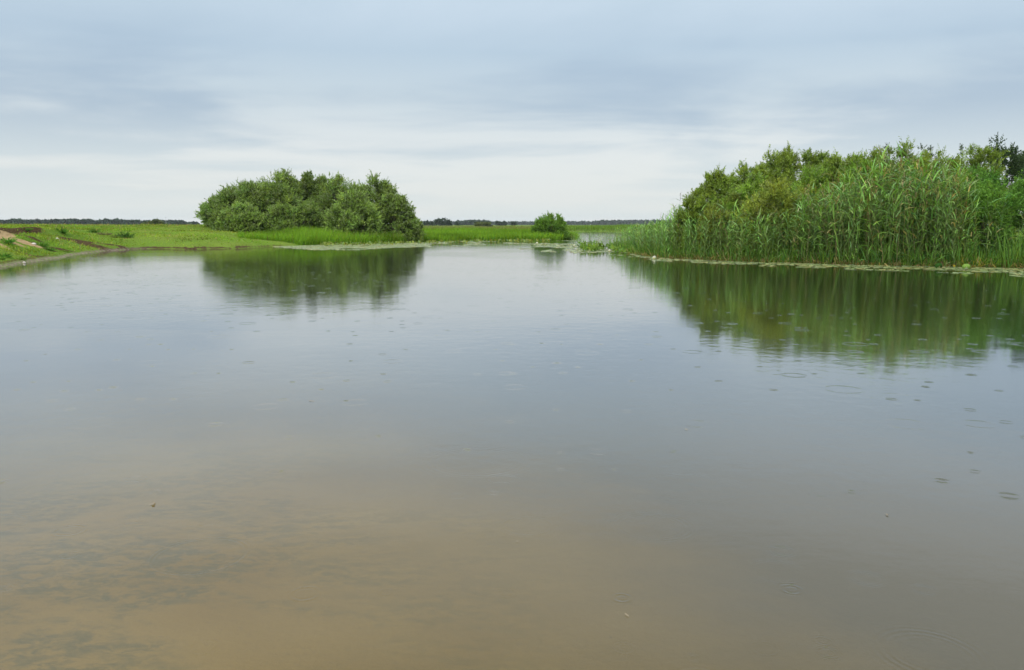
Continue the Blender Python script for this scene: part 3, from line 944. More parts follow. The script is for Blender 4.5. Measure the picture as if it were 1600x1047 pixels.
def clump(name, label, cat, x, y, n, h, spread, wd, col, droop=(.02, .2), el=(1.2, 1.52), group=None, mat=None, z=None):
    ac = Acc()
    a = rng.uniform(0, 6.28, n); r = rng.random(n) ** .5 * spread
    e = rng.uniform(el[0], el[1], n)
    P = np.stack([np.cos(a) * r, np.sin(a) * r, np.full(n, -.04)], 1)
    a2 = a + rng.normal(size=n) * .6
    D = np.stack([np.cos(a2) * np.cos(e), np.sin(a2) * np.cos(e), np.sin(e)], 1)
    blades(ac, P, D, rng.uniform(.6, 1.05, n) * h, rng.uniform(.7, 1.2, n) * wd, rng.uniform(droop[0], droop[1], n), 4, rand_col(n, col, .16, .12), roll=rng.uniform(-1.2, 1.2, n))
    z = max(float(gz(x, y)[0]), -.15) if z is None else z
    o = acc_obj(name, ac, mat or M_REED, None, (x, y, z))
    return tag(o, label, cat, group)


GC = 'cattail clumps along the right bank'
for (uu, off_, n, h, sp_, lab) in (
        (1594, .05, 46, 2.0, .5, 'tall bright green cattail clump at the right edge of the water'),
        (1572, -.1, 24, 1.7, .28, 'slim cattail clump just left of the one at the right edge'),
        (1500, .1, 34, 1.55, .45, 'cattail clump left of the dark leafy bush, over yellow blades'),
        (1420, .05, 22, 1.05, .28, 'short light green cattail clump below the centre of the reeds'),
        (1378, .05, 26, 1.25, .35, 'green cattail clump at the foot of the dark reed gap')):
    pp = bank_point(np.array([float(uu)]), np.array([off_]))[0]
    clump('cattail_clump', lab, 'cattails', pp[0], pp[1], n, h, sp_, .028, (.085, .175, .026), group=GC)
pp = bank_point(np.array([1518.0]), np.array([-.1]))[0]
clump('yellow_sedge', 'tuft of yellow green blades between two cattail clumps near the right edge', 'grass tuft', pp[0], pp[1], 40, .75, .25, .026, (.26, .27, .025), droop=(.1, .6), el=(.8, 1.4))
pp = bank_point(np.array([1531.0]), np.array([-.1]))[0]
clump('bent_reed', 'pale reed leaves bent over in an arch right of the yellow tuft', 'reed', pp[0], pp[1], 7, 1.2, .1, .045, (.26, .30, .2), droop=(.9, 1.3), el=(1.0, 1.3))
for uu, lab in ((1462, 'reddish dry stump of old stems at the waterline right of the short cattails'), (1474, 'pale broken stems standing right of the reddish stump')):
    pp = bank_point(np.array([float(uu)]), np.array([-.05]))[0]
    clump('dead_stems', lab, 'dead stems', pp[0], pp[1], 16, .42, .12, .03, (.26, .14, .07) if uu == 1462 else (.36, .28, .15), droop=(.0, .5), el=(.8, 1.5))

# ------------------------------------------------------------------ lily pads
def pad_mesh(seed, col):
    r_ = np.random.default_rng(seed)
    k = 14
    th = np.linspace(.28, 2 * math.pi - .28, k)
    rad = 1 + r_.normal(size=k) * .04
    rim = np.stack([np.cos(th) * rad, np.sin(th) * rad * .88, .02 + r_.random(k) * .09 * (np.sin(th * 2 + r_.uniform(0, 6)) > .2)], -1)
    inner = rim * np.array([.5, .5, 0]) + np.array([0, 0, .035])
    low_ = rim - np.array([0, 0, .035])
    ctr = np.array([[.08, 0, .02]])
    V = np.concatenate([rim, inner, low_, np.repeat(ctr, 1, 0)])
    f = []
    for i in range(k - 1):
        f.append((i, i + 1, k + i + 1, k + i)); f.append((2 * k + i, 2 * k + i + 1, i + 1, i))
    for i in range(0, k - 1):
        f.append((k + i, k + i + 1, 3 * k, 3 * k))
    Q = np.array(f)
    return V, Q, np.repeat(np.array([col]), len(V), 0) * (1 + r_.normal(size=(len(V), 1)) * .08)


PADC = [(.17, .24, .085), (.2, .26, .10), (.14, .21, .06), (.23, .26, .11), (.15, .2, .1), (.26, .25, .09)]
PV = [pad_mesh(900 + i, PADC[i]) for i in range(6)]


def pad_me(v, q, c):
    # fans end in triangles: built as faces so no face has a doubled corner
    me = bpy.data.meshes.new('lily_pad')
    me.from_pydata([tuple(x) for x in v], [], [tuple(dict.fromkeys(f)) for f in q.tolist()])
    a = me.attributes.new('tint', 'FLOAT_COLOR', 'POINT')
    a.data.foreach_set('color', np.concatenate([c, np.ones((len(c), 1))], 1).astype(np.float32).ravel())
    me.materials.append(M_PAD)
    return me


pmes = [pad_me(*t_) for t_ in PV]
RBW = lambda u: np.interp(u, RB_U, RB_V)


def pads_low(u):      # how many pixel rows the mat reaches out from the right bank
    return np.interp(u, [960, 1020, 1100, 1180, 1250, 1350, 1450, 1520, 1600, 1680], [4, 5, 5, 6, 6.5, 8, 9, 11, 14, 15])


cand = []
tries = 0
cell = {}
while len(cand) < 620 and tries < 40000:
    tries += 1
    u = rng.uniform(985, 1640)
    f = rng.random()
    v = RBW(u) + .3 + f * pads_low(u)
    if f > .55 and vn(u * .03, v * .25, 1.0, 6) < .42: continue
    pt = gp(u, v); r = rng.uniform(.085, .155)
    ok = True
    gx, gy = int(pt[0] // .4), int(pt[1] // .4)
    for ix in (-1, 0, 1):
        for iy in (-1, 0, 1):
            for (qx, qy, qr) in cell.get((gx + ix, gy + iy), ()):
                if (qx - pt[0]) ** 2 + (qy - pt[1]) ** 2 < ((qr + r) * .80) ** 2: ok = False
    if not ok: continue
    cell.setdefault((gx, gy), []).append((pt[0], pt[1], r))
    cand.append((pt[0], pt[1], r, u))
cand.sort(key=lambda c_: math.hypot(c_[0], c_[1]) - 60 * c_[2])
GP_ = 'lily pads floating along the right bank'
for i, (x, y, r, u) in enumerate(cand[:290]):
    o = obj('lily_pad', pmes[int(rng.integers(0, 6))], None, (x, y, .002 + .001 * (i % 9)))
    o.scale = (r, r, r); o.rotation_euler = (0, 0, rng.uniform(0, 6.28))
    tag(o, 'flat pale green lily pad floating in the mat along the right bank reeds', 'lily pad', GP_)


def pad_stuff(name, pts, rr, label, zs=None):
    ac = Acc()
    w = rng.integers(0, 6, len(pts))
    for k in range(6):
        m = np.where(w == k)[0]
        if not len(m): continue
        v, q, c = PV[k]
        q = np.where(q[:, 3:] == q[:, 2:3], np.concatenate([q[:, :3], q[:, :1]], 1), q) if False else q
        q = q[q[:, 2] != q[:, 3]]
        # flat centre closed with quads over pairs of fan pieces
        kk = 14
        fan = np.array([[kk + i, kk + i + 1, kk + i + 2, 3 * kk] for i in range(0, kk - 2, 2)])
        q = np.concatenate([q, fan])
        a = rng.uniform(0, 6.28, len(m)); r = rr[m]
        x = (v[None, :, 0] * np.cos(a)[:, None] - v[None, :, 1] * np.sin(a)[:, None]) * r[:, None]
        y = (v[None, :, 0] * np.sin(a)[:, None] + v[None, :, 1] * np.cos(a)[:, None]) * r[:, None]
        z_ = v[None, :, 2] * r[:, None] + .002 + rng.random((len(m), 1)) * .008
        V = np.stack([x + pts[m][:, None, 0], y + pts[m][:, None, 1], z_], -1)
        Q = q[None] + (np.arange(len(m)) * len(v))[:, None, None]
        ac.add(V, Q, np.repeat(c[None], len(m), 0) * rng.normal(1, .12, (len(m), 1, 1)))
    return tag(acc_obj(name, ac, M_PAD), label, 'lily pads', kind='stuff')


rest = np.array([(c_[0], c_[1]) for c_ in cand[290:]]); rr = np.array([c_[2] for c_ in cand[290:]])
u = rng.uniform(880, 1030, 1000); v = rng.uniform(384.5, 402, 1000)
k_ = (v < np.interp(u, [880, 900, 960, 1000, 1030], [392, 396, 399, 403, 406])) & (v > np.interp(u, [880, 960, 1000, 1030], [385, 389, 398, 402])) & (vn(u * .05, v * .3, 1, 2) > .3)
rest = np.concatenate([rest, gp(u[k_], v[k_])]); rr = np.concatenate([rr, rng.uniform(.09, .17, k_.sum())])
pad_stuff('lily_pads', rest, rr, 'mat of small lily pads off the left tip of the right bank')
# left mat before the sedge
n = 5200
u = rng.uniform(430, 900, n)
top = np.interp(u, [430, 500, 560, 640, 700, 760, 830, 900], [385.5, 382.8, 381.6, 379.2, 377.2, 376.2, 375.2, 376])
bot = np.interp(u, [430, 452, 500, 560, 610, 660, 740, 800, 830, 880, 900], [386, 388, 391, 390.5, 387.5, 386, 387.5, 389, 393, 394, 394])
f = rng.random(n); v = top + (bot - top) * f
k_ = (vn(u * .035, v * .45, 1, 3) > .30 + .30 * (f > .6) * (u > 640) + .12 * (u > 700))
k_ &= ~((u > 800) & (v < 380) & (v > 376.5))            # open strip before the lone bush
pad_stuff('lily_pads', gp(u[k_], v[k_]), rng.uniform(.12, .22, k_.sum()), 'broad pale mat of lily pads between the sedge and the open water, left and middle')
# emergent leaves round the tip
n = 1500
u = rng.uniform(896, 1010, n); v = rng.uniform(383, 397, n)
k_ = (v > np.interp(u, [896, 910, 1010], [388, 381, 388])) & (v < np.interp(u, [896, 940, 1010], [391, 394.5, 400])) & (vn(u * .06, v * .3, 1, 5) > .36)
pts = gp(u[k_], v[k_]); n = len(pts)
ac = Acc()
a = rng.uniform(0, 6.28, n); e = rng.uniform(.3, 1.3, n)
D = np.stack([np.cos(a) * np.cos(e), np.sin(a) * np.cos(e), np.sin(e)], 1)
leaves(ac, np.concatenate([pts, rng.uniform(0, .22, (n, 1))], 1), D, rng.uniform(.15, .36, n), rng.uniform(.1, .22, n), rand_col(n, (.12, .21, .04), .25, .1))
tag(acc_obj('emergent_leaves', ac, M_GRASS), 'thick patch of upright yellow green water leaves at the tip of the right bank', 'water plants', kind='stuff')
# raised leaves along the left mat
n = 420
u = rng.uniform(500, 860, n); v = np.interp(u, [500, 560, 640, 700, 760, 860], [382.5, 381.5, 379.3, 377.5, 376.5, 375.5]) + rng.uniform(.2, 2.6, n)
pts = gp(u, v)
ac = Acc()
a = rng.uniform(0, 6.28, n); e = rng.uniform(.2, 1.2, n)
D = np.stack([np.cos(a) * np.cos(e), np.sin(a) * np.cos(e), np.sin(e)], 1)
leaves(ac, np.concatenate([pts, rng.uniform(0, .1, (n, 1))], 1), D, rng.uniform(.15, .3, n), rng.uniform(.12, .24, n), rand_col(n, (.17, .22, .06), .25, .15))
tag(acc_obj('raised_lily_leaves', ac, M_GRASS), 'curled lily leaves sticking up along the edge of the left sedge', 'water plants', kind='stuff')


# standing lily leaves and flowers
def upright_leaf(u, v, s, col, label):
    pt = gp(u, v)
    ac = Acc()
    th = np.linspace(-2.6, 2.6, 13)
    rim = np.stack([np.sin(th) * s, np.abs(np.sin(th)) * s * .35 + .02, (np.cos(th) * .9 + 1.0) * s * .8], -1)
    back = rim + np.array([0, .012, 0])
    c0 = np.array([[0, -.02, s * .8], [0, -.008, s * .8]])
    V = np.concatenate([rim, back, c0])
    f = []
    for i in range(0, 12, 2):
        f.append((i, i + 1, i + 2, 26)); f.append((13 + i + 2, 13 + i + 1, 13 + i, 27))
    for i in range(12): f.append((i + 1, i, 13 + i, 13 + i + 1))
    ac.add(V, np.array(f), np.repeat([col], len(V), 0))
    o = acc_obj('standing_lily_leaf', ac, M_GRASS, None, (pt[0], pt[1], .0))
    o.rotation_euler = (0, 0, rng.uniform(-.4, .4))
    tag(o, label, 'lily leaf', 'lily leaves standing up from the right mat')


upright_leaf(1468, 420.5, .15, (.03, .085, .015), 'dark green lily leaf standing upright at the edge of the right mat')
upright_leaf(1510, 421.5, .14, (.2, .33, .07), 'bright light green lily leaf standing up right of the dark one')
upright_leaf(1258, 409.5, .12, (.2, .31, .06), 'light green lily leaf raised right of the yellow flower bud')
upright_leaf(1240, 407.5, .13, (.06, .12, .04), 'dull green lily leaf raised just left of the yellow flower bud')


def flower(u, v, s, petal, centre, name, label, cat, k=12, el=(.35, 1.0)):
    pt = gp(u, v)
    root = thing(name, label, cat, (pt[0], pt[1], .01), 'water lily flowers')
    ac = Acc()
    a = np.arange(k) * 2.4; e = np.linspace(el[0], el[1], k)
    D = np.stack([np.cos(a) * np.cos(e), np.sin(a) * np.cos(e), np.sin(e)], 1)
    blades(ac, np.zeros((k, 3)), D, np.full(k, s), np.full(k, s * .5), np.full(k, -.25), 3, rand_col(k, petal, .04, .02), tip=.15)
    acc_obj('petals', ac, M_PETAL, root)
    ac = Acc()
    t = np.linspace(0, 1, 4)
    tubes(ac, np.stack([t * 0, t * 0, t * s * .6], -1)[None], np.array([[.25, .3, .26, .05]]) * s, [centre], 7)
    acc_obj('flower_centre', ac, M_PETAL, root)
    return root


WHT, YLW = (.78, .78, .74), (.62, .45, .03)
flower(1022, 404.6, .13, WHT, YLW, 'white_water_lily', 'large white water lily off the reeds, alone at the mat edge', 'flower')
flower(1167, 406.8, .10, WHT, YLW, 'white_water_lily', 'white water lily right of the orange flower below the reeds', 'flower')
flower(952, 393.0, .12, WHT, YLW, 'white_water_lily', 'white water lily in front of the yellow green water leaves', 'flower')
flower(897, 384.5, .12, WHT, YLW, 'white_water_lily', 'white water lily at the left end of the tip pads', 'flower')
flower(839, 381.0, .14, WHT, YLW, 'white_water_lily', 'white water lily in the mat below the lone bush', 'flower')
flower(1154, 406.3, .10, (.6, .32, .03), YLW, 'yellow_water_lily', 'orange yellow water lily just left of a white lily', 'flower', 7, (.5, 1.2))
flower(1246, 408.3, .12, YLW, (.4, .3, .02), 'yellow_water_lily', 'yellow water lily bud between two raised lily leaves', 'flower', 7, (.7, 1.4))
flower(1491, 417.5, .08, YLW, (.4, .3, .02), 'yellow_water_lily', 'small yellow water lily between the dark and the light standing leaves', 'flower', 7, (.5, 1.2))

# ------------------------------------------------------------------ sedge, meadow grass
def grass(name, label, P, h, wd, col, nseg=2, el=(1.1, 1.52), droop=(.05, .45), cat='grass'):
    n = len(P)
    a = rng.uniform(0, 6.28, n); e = rng.uniform(el[0], el[1], n)
    D = np.stack([np.cos(a) * np.cos(e), np.sin(a) * np.cos(e), np.sin(e)], 1)
    ac = Acc()
    blades(ac, P, D, h, wd, rng.uniform(droop[0], droop[1], n), nseg, col, roll=rng.uniform(-1, 1, n))
    return tag(acc_obj(name, ac, M_GRASS), label, cat, kind='stuff')


SED = (.13, .245, .022)
SHL_U = np.array([u for u, v in SHORE_L[:24]]); SHL_V = np.array([v for u, v in SHORE_L[:24]])
n = 26000
u = rng.uniform(372, 680, n)
v0 = np.interp(u, SHL_U, SHL_V)
p0 = gp(u, v0)
dep = rng.random(n) * 9 - .1
k_ = dep > np.interp(u, [372, 440, 470, 680], [6, 2.5, -.2, -.2])
u, p0, dep = u[k_], p0[k_], dep[k_]
p = p0 + nrm(p0) * dep[:, None]
z = gz(p[:, 0], p[:, 1]); n = len(p)
h = rng.uniform(.65, 1.1, n) * np.interp(u, [372, 440, 480, 600, 640, 680], [.5, .85, 1.3, 1.25, .9, .85]) * (.8 + .35 * vn(p[:, 0], p[:, 1], .5, 2))
col = rand_col(n, SED, .14, .12) * np.interp(fbm(p[:, 0], p[:, 1], .35, 5), [.25, .75], [.6, 1.3])[:, None]
dry = rng.random(n) < .05
col[dry] = rand_col(dry.sum(), (.2, .16, .06), .2)
grass('sedge', 'tall bright green sedge along the water before the round thicket', np.stack([p[:, 0], p[:, 1], np.maximum(z, -.1) - .02], 1), h, rng.uniform(.02, .045, n), col)
# middle sedge, up to the lone bush
n = 34000
u = rng.uniform(640, 905, n); v0 = np.interp(u, SHL_U, SHL_V); p0 = gp(u, v0)
dep = rng.random(n) ** 1.6 * 75 - .1
dep = np.where(u > 875, dep * .2, dep)
p = p0 + nrm(p0) * dep[:, None]; z, s_, *_ = terrain(p[:, 0], p[:, 1])
k_ = s_ > -.4
p, z, u, dep = p[k_], z[k_], u[k_], dep[k_]; n = len(p)
h = rng.uniform(.6, 1.0, n) * (.75 + .5 * vn(p[:, 0], p[:, 1], .18, 2))
col = rand_col(n, np.array(SED) * .95, .14, .12) * np.interp(fbm(p[:, 0], p[:, 1], .16, 6), [.25, .75], [.55, 1.35])[:, None]
col[dep > 55] = rand_col((dep > 55).sum(), (.15, .17, .05), .15)
grass('sedge', 'bright green sedge meadow between the round thicket and the lone bush', np.stack([p[:, 0], p[:, 1], np.maximum(z, -.1) - .02], 1), h, rng.uniform(.04, .08, n), col)
# reed bed beyond the channel
n = 26000
u = rng.uniform(880, 1180, n); d = rng.uniform(95, 330, n)
p = np.stack([(u - CX) / F / CT * d, d], 1); z, s_, *_ = terrain(p[:, 0], p[:, 1])
k_ = (s_ > -.3) & ((d > 175) | (u > 985))
p, z, d, u = p[k_], z[k_], d[k_], u[k_]; n = len(p)
h = rng.uniform(.8, 1.35, n) * (.6 + .7 * vn(p[:, 0], p[:, 1], .05, 1)) * np.where((u > 960) & (d < 260), 1.25, .9)
col = rand_col(n, (.105, .18, .028), .13, .12) * np.interp(vn(p[:, 0], p[:, 1], .06, 6), [0, 1], [.7, 1.25])[:, None]
grass('reed_bed', 'distant green reed bed beyond the narrow channel', np.stack([p[:, 0], p[:, 1], z - .03], 1), h, rng.uniform(.08, .16, n), col, cat='reeds')

# meadow on the left: short grazed grass
n = 120000
u = rng.uniform(-60, 520, n)
d = 28 * (170 / 28) ** rng.random(n)
p = np.stack([(u - CX) / F / CT * d, d], 1)
z, s_, _, lf, md = terrain(p[:, 0], p[:, 1])
den_ = (s_ > .3)
pb = fbm(p[:, 0], p[:, 1], .35, 4)
mb, msd, mw = masks(p[:, 0], p[:, 1], s_, u, lf, md)
den_ = den_ * (1 - .93 * np.clip(np.maximum(mb, msd) * 1.5, 0, 1)) * (1 - mw) * np.where((lf > .3) & (pb < .45), .45, 1)
k_ = rng.random(n) < den_
p, z, s_, u, d, lf = p[k_], z[k_], s_[k_], u[k_], d[k_], lf[k_]; n = len(p)
tall = fbm(p[:, 0], p[:, 1], .22, 2)
h = rng.uniform(.06, .16, n) * (.6 + 1.5 * sstep(.5, .72, tall)) * np.interp(d, [28, 60, 120, 170], [1, 1.05, 1.7, 2.6])
hue = np.clip((fbm(p[:, 0], p[:, 1], .16, 6) - .5) * 2.4 + .5, 0, 1)
base = np.array([.145, .275, .022])[None] * (1 - hue[:, None]) * 1.0 + np.array([.19, .25, .034])[None] * hue[:, None]
col = base * np.clip(rng.normal(1, .2, (n, 1)), .5, 1.6) * np.interp(fbm(p[:, 0], p[:, 1], .5, 1), [.3, .7], [.5, 1.2])[:, None]
dry = rng.random(n) < np.interp(d, [28, 80, 120, 170], [.05, .08, .3, .5])
col[dry] = rand_col(dry.sum(), (.30, .22, .11), .2)
grass('meadow_grass', 'short grazed green grass on the left bank and meadow', np.stack([p[:, 0], p[:, 1], z - .01], 1), h, rng.uniform(.018, .03, n) * np.interp(d, [28, 170], [1, 4.2]), col, nseg=2, el=(.6, 1.45), droop=(.1, .7))
# far meadow fringe
n = 30000
u = rng.uniform(-100, 1200, n); d = 165 * (650 / 165) ** rng.random(n)
p = np.stack([(u - CX) / F / CT * d, d], 1); z, s_, *_ = terrain(p[:, 0], p[:, 1])
k_ = s_ > 1; p, z, d = p[k_], z[k_], d[k_]; n = len(p)
hue = fbm(p[:, 0], p[:, 1], .02, 6)[:, None]
col = (np.array([[.105, .17, .025]]) * (1 - hue) + np.array([[.2, .19, .07]]) * hue) * np.clip(rng.normal(1, .12, (n, 1)), .5, 1.5)
grass('far_meadow_grass', 'far pale green meadow grass under the dark woods', np.stack([p[:, 0], p[:, 1], z - .03], 1), rng.uniform(.25, .6, n) * np.interp(d, [165, 650], [1, 1.3]), rng.uniform(.12, .2, n) * d / 200, col, nseg=2)


# weeds and tufts on the bank
GW = 'weed clumps on the left meadow and bank'


def weed(u, v, zg, h, w, col, label, kind='leafy'):
    pt = hit(u, v)
    zg = float(gz(*pt)[0])
    ac = Acc()
    n = 40
    h *= .8; w *= 1.25; col = tuple(c_ * 1.55 for c_ in col)
    a = rng.uniform(0, 6.28, n); r = rng.random(n) ** .5 * w * .5
    P = np.stack([np.cos(a) * r * .3, np.sin(a) * r * .3, rng.uniform(0, .06, n) * h], 1)
    D = np.stack([np.cos(a) * r * 2.2, np.sin(a) * r * 2.2, np.full(n, h)], 1) + rng.normal(size=(n, 3)) * .22
    ln = rng.uniform(.55, 1.0, n) * h
    shoots(ac, P, D, ln, 10, h * .27 if kind == 'leafy' else h * .2, h * .12, rand_col(n, col, .22, .12))
    t = np.linspace(0, 1, 3)
    tubes(ac, P[:, None] * (1 - t)[None, :, None] * np.array([.2, .2, 1]) + (P + nrm(D) * ln[:, None])[:, None] * t[None, :, None], np.full((n, 3), .006), rand_col(n, col, .1), 3)
    tag(acc_obj('weed_clump', ac, M_GRASS, None, (pt[0], pt[1], zg - .02)), label, 'weeds', GW)


weed(206, 371, .8, .75, .9, (.04, .085, .02), 'dark green upright weed clump on the meadow edge above the narrow beach')
weed(192, 371, .8, .4, .8, (.07, .085, .035), 'low greyish weeds just left of the dark upright weed clump')
weed(175, 367, 1.0, .5, 1.2, (.11, .10, .055), 'pale brownish flowering weeds between two green clumps on the meadow')
weed(159, 363, 1.1, .55, .9, (.06, .12, .025), 'green weed clump left of the brownish weeds on the meadow')
weed(110, 364, 1.2, .55, .7, (.05, .12, .02), 'lush green weed tuft on the meadow above the bare patch')
weed(53, 359.5, 1.3, .35, 1.0, (.06, .12, .02), 'low dark tuft on the turf behind the eroded lip')
weed(24, 379, .8, .45, .75, (.05, .14, .02), 'bright green tuft standing on the pale sand of the eroded bank')
weed(77, 384, .55, .4, .6, (.055, .13, .02), 'green tuft in the middle of the eroded slope')
weed(88, 391, .4, .35, .8, (.06, .14, .022), 'small leafy green clump low on the eroded slope')
weed(17, 401, .3, .35, .7, (.045, .12, .02), 'dark green leafy clump just above the waterline at the left edge')
weed(6, 404, .25, .3, .9, (.075, .15, .025), 'light green clump at the far left just above the pale shore')
weed(40, 405, .25, .28, .7, (.085, .15, .025), 'yellowish green clump near the waterline right of the dark clump')
weed(112, 393, .25, .25, .9, (.09, .15, .025), 'low green tuft above the pale shore between bare patches')


def stone(u, v, zg, s, label):
    pt = hit(u, v); zg = float(gz(*pt)[0])
    th = np.linspace(0, 2 * math.pi, 8, endpoint=False)
    rings_ = []
    for zc, rc in ((-.3, .7), (.1, 1.0), (.45, .8), (.62, .35)):
        rings_.append(np.stack([np.cos(th) * rc * (1 + rng.normal(size=8) * .12), np.sin(th) * rc * .8 * (1 + rng.normal(size=8) * .1), np.full(8, zc)], -1))
    V = np.concatenate(rings_) * s
    f = [(j * 8 + i, j * 8 + (i + 1) % 8, (j + 1) * 8 + (i + 1) % 8, (j + 1) * 8 + i) for j in range(3) for i in range(8)]
    f += [(24, 25, 26, 27), (24, 27, 28, 31), (28, 29, 30, 31)]
    ac = Acc(); ac.add(V, np.array(f), np.full((len(V), 3), .4))
    tag(acc_obj('stone', ac, M_STONE, None, (pt[0], pt[1], zg)), label, 'stone', 'pale stones on the eroded bank')


stone(64, 381.5, .7, .13, 'pale stone at the right foot of the eroded scarp')
stone(101, 373.5, 1.0, .09, 'small white stone on the turf above the bare slope')
stone(47, 411, .04, .08, 'grey stone in the pale strip at the waterline, far left')

# ------------------------------------------------------------------ far woods, far trees
def wood(name, label, u0, u1, dist, vtop_fn, col, nt_, face=2.4, seed=1):
    r_ = np.random.default_rng(seed)
    ac = Acc()
    us = np.linspace(u0, u1, nt_) + r_.normal(size=nt_) * (u1 - u0) / nt_ * .5
    for i in range(nt_):
        d = dist * r_.uniform(.97, 1.06)
        x = (us[i] - CX) / F / CT * d
        z0 = .4
        H = (ztop(vtop_fn(us[i]), d) - z0) * r_.uniform(.82, 1.06)
        R = H * r_.uniform(.30, .45)
        n = 130
        dd = nrm(r_.normal(size=(n, 3)))
        P = np.array([x, d, z0 + H * .55]) + dd * np.array([R, R, H * .45]) * (r_.uniform(.75, 1.02, (n, 1)))
        s = face * r_.uniform(.6, 1.2, n)
        leaves(ac, P, nrm(dd + r_.normal(size=(n, 3)) * .8), s * 1.3, s, rand_col(n, np.array(col) * r_.uniform(.8, 1.15), .18, .08))
    return tag(acc_obj(name, ac, M_FAR), label, 'woods', kind='stuff')


DK = (.028, .056, .030)
rw = np.random.default_rng(5)
lv = np.interp(np.arange(-200, 340), np.arange(-200, 341, 9), 344.8 + rw.normal(size=61) * 1.1)
wood('far_wood', 'dark line of distant woods along the left horizon', -150, 318, 1150, lambda u: float(np.interp(u, np.arange(-200, 340), lv)) + (1.6 if u > 215 else 0) + (1.2 if u > 295 else 0), DK, 190, seed=11)
wood('far_wood', 'low bluish line of distant woods along the right horizon', 880, 1290, 2300, lambda u: 346.9 - .7 * math.sin(u * .02) - (1.1 if u > 930 else 0), DK, 150, face=4.5, seed=12)
wood('far_wood', 'low bluish woods on the horizon behind the middle sedge meadow', 640, 880, 2300, lambda u: 348.0, DK, 100, face=4.5, seed=13)
wood('far_wood', 'dark rounded copse on the middle horizon right of the tree clump', 716, 764, 1500, lambda u: 346.6 - 1.4 * math.exp(-((u - 740) / 12) ** 2) - .8 * math.exp(-((u - 755) / 6) ** 2), DK, 26, face=3, seed=14)

GT = 'small far trees on the middle horizon'
for i, (u, d, rx, vt, lab) in enumerate((
        (672, 720, 4.8, 345.0, 'low rounded far tree at the left of the dark tree clump'),
        (688, 700, 3.6, 342.6, 'far tree in the left half of the dark clump right of the thicket'),
        (694, 710, 3.4, 341.3, 'tallest far tree in the dark clump right of the thicket'),
        (702, 705, 3.0, 344.5, 'far tree at the right end of the dark clump right of the thicket'),
        (716, 900, 2.2, 347.6, 'tiny lone far tree right of the dark tree clump'),
        (778, 900, 2.6, 346.4, 'small far tree, leftmost of the spaced ones before the lone bush'),
        (783, 905, 2.2, 346.8, 'small far tree touching the leftmost spaced one'),
        (788, 900, 1.8, 346.0, 'thin far tree in the middle of the spaced ones'),
        (803, 900, 2.2, 346.0, 'pointed far tree nearest to the lone bush'))):
    p = at(u, d); z0 = .45; hh = ztop(vt, d) - z0
    shrub('far_tree', lab, 'tree', p[0], p[1], rx, rx, hh / 1.05, DK, 600 + i, ncl=46, nsh=6, nlf=5, ll=1.1, lw=.8, up=.4, group=GT, z=z0, low=-.6, trunk_h=hh * .22,
          cr_k=.2, shoot=1.6, trunk_r=.18, stems=8, spiky=.12)
GB = 'pale bushes on the far left meadow'
for i, (u, d, rx, vt, lab) in enumerate(((254, 330, 3.6, 345.4, 'rounded pale green bush on the far meadow below the mast'), (243, 335, 2.4, 347.4, 'lower pale bush joined to the left of the rounded far bush'))):
    p = at(u, d); z0 = float(gz(*p)[0]); hh = ztop(vt, d) - z0
    shrub('meadow_bush', lab, 'shrub', p[0], p[1], rx, rx * .8, hh / 1.02, (.085, .115, .045), 630 + i, ncl=80, nsh=8, nlf=8, ll=.5, lw=.3, group=GB, z=z0, cr_k=.2)
p = at(756, 420)
shrub('meadow_bush', 'low pale bush on the middle sedge meadow below the rounded copse', 'shrub', p[0], p[1], 5.0, 3, ztop(349.3, 420) - .5, (.10, .13, .04), 640, ncl=80, nsh=8, nlf=8, ll=.5, lw=.3, z=.5, cr_k=.3)
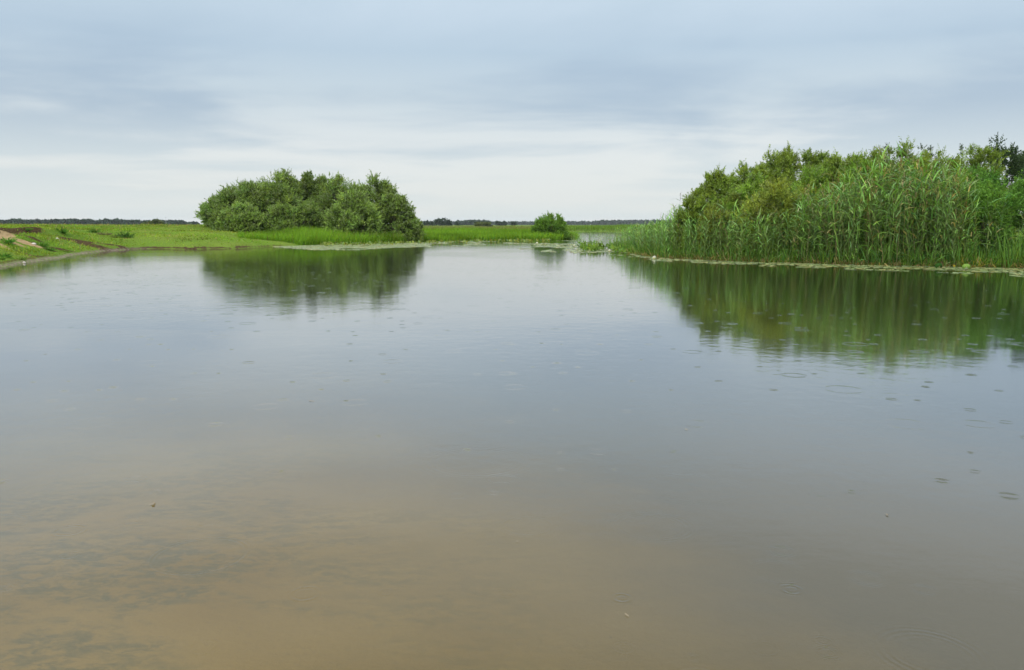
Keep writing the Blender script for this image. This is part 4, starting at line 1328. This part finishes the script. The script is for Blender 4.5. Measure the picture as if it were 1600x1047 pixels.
# slender mast on the left horizon
p = at(269.5, 800)
root = thing('mast', 'thin grey mast on the left horizon beside the rounded bush', 'mast', (p[0], p[1], .4))
ac = Acc()
t = np.linspace(0, 1, 4)
tubes(ac, np.stack([t * 0, t * 0, t * 9.5], -1)[None], np.array([[.22, .18, .14, .08]]), [(.2, .2, .2)], 6)
acc_obj('pole', ac, M_POLE, root)
ac = Acc()
tubes(ac, np.array([[[-.9, 0, 8.2], [0, 0, 8.25], [.9, 0, 8.2]]]), np.array([[.08, .09, .08]]), [(.2, .2, .2)], 5)
acc_obj('crossarm', ac, M_POLE, root)

# ------------------------------------------------------------------ small floating things near the camera
def floating(u, v, s, label, name='floating_leaf', cat='dead leaf', k=3):
    pt = gp(u, v)
    ac = Acc()
    a = rng.uniform(0, 6.28, k) + np.arange(k) * 2.1
    P = np.stack([np.cos(a) * s * .1, np.sin(a) * s * .1, np.full(k, .003)], 1)
    D = np.stack([np.cos(a), np.sin(a), rng.uniform(.05, .35, k)], 1)
    blades(ac, P, D, rng.uniform(.6, 1.1, k) * s, np.full(k, s * .45), rng.uniform(.0, .4, k), 3, rand_col(k, (.1, .08, .05), .2), tip=.1)
    tag(acc_obj(name, ac, M_DEAD, None, (pt[0], pt[1], .002)), label, cat, 'dead leaves floating on the open water')


floating(240, 788, .028, 'curled dead leaf with pale spots, largest on the water at lower left', k=5)
floating(486, 627, .03, 'tiny dark leaf floating alone left of the water centre')
floating(810, 847, .012, 'tiny dark speck of a leaf floating in the lower middle of the water')
floating(978, 962, .013, 'tiny forked dead leaf floating near the bottom, right of centre')
floating(1387, 805, .018, 'small dark floating leaf in the right part of the water')
floating(176, 734, .014, 'tiny floating leaf above and left of the curled dead leaf')
floating(1072, 672, .02, 'tiny dark floating leaf right of the water centre')

# ------------------------------------------------------------------ air
hb = np.array([[x, y, z] for z in (-3.5, 22.0) for y in (-6200, 6200) for x in (-6200, 6200)], float)
hq = np.array([[0, 2, 3, 1], [4, 5, 7, 6], [0, 1, 5, 4], [2, 6, 7, 3], [0, 4, 6, 2], [1, 3, 7, 5]])
m, t, o_ = new_mat('haze')
pvn = t.nodes.new('ShaderNodeVolumePrincipled')
pvn.inputs['Color'].default_value = (.86, .92, 1.0, 1)
pvn.inputs['Density'].default_value = .00006
t.links.new(pvn.outputs[0], o_.inputs['Volume'])
tag(obj('haze', mesh_from('haze', hb, hq, None, m)), 'thin bluish haze in the air over the whole marsh', 'haze', kind='stuff')
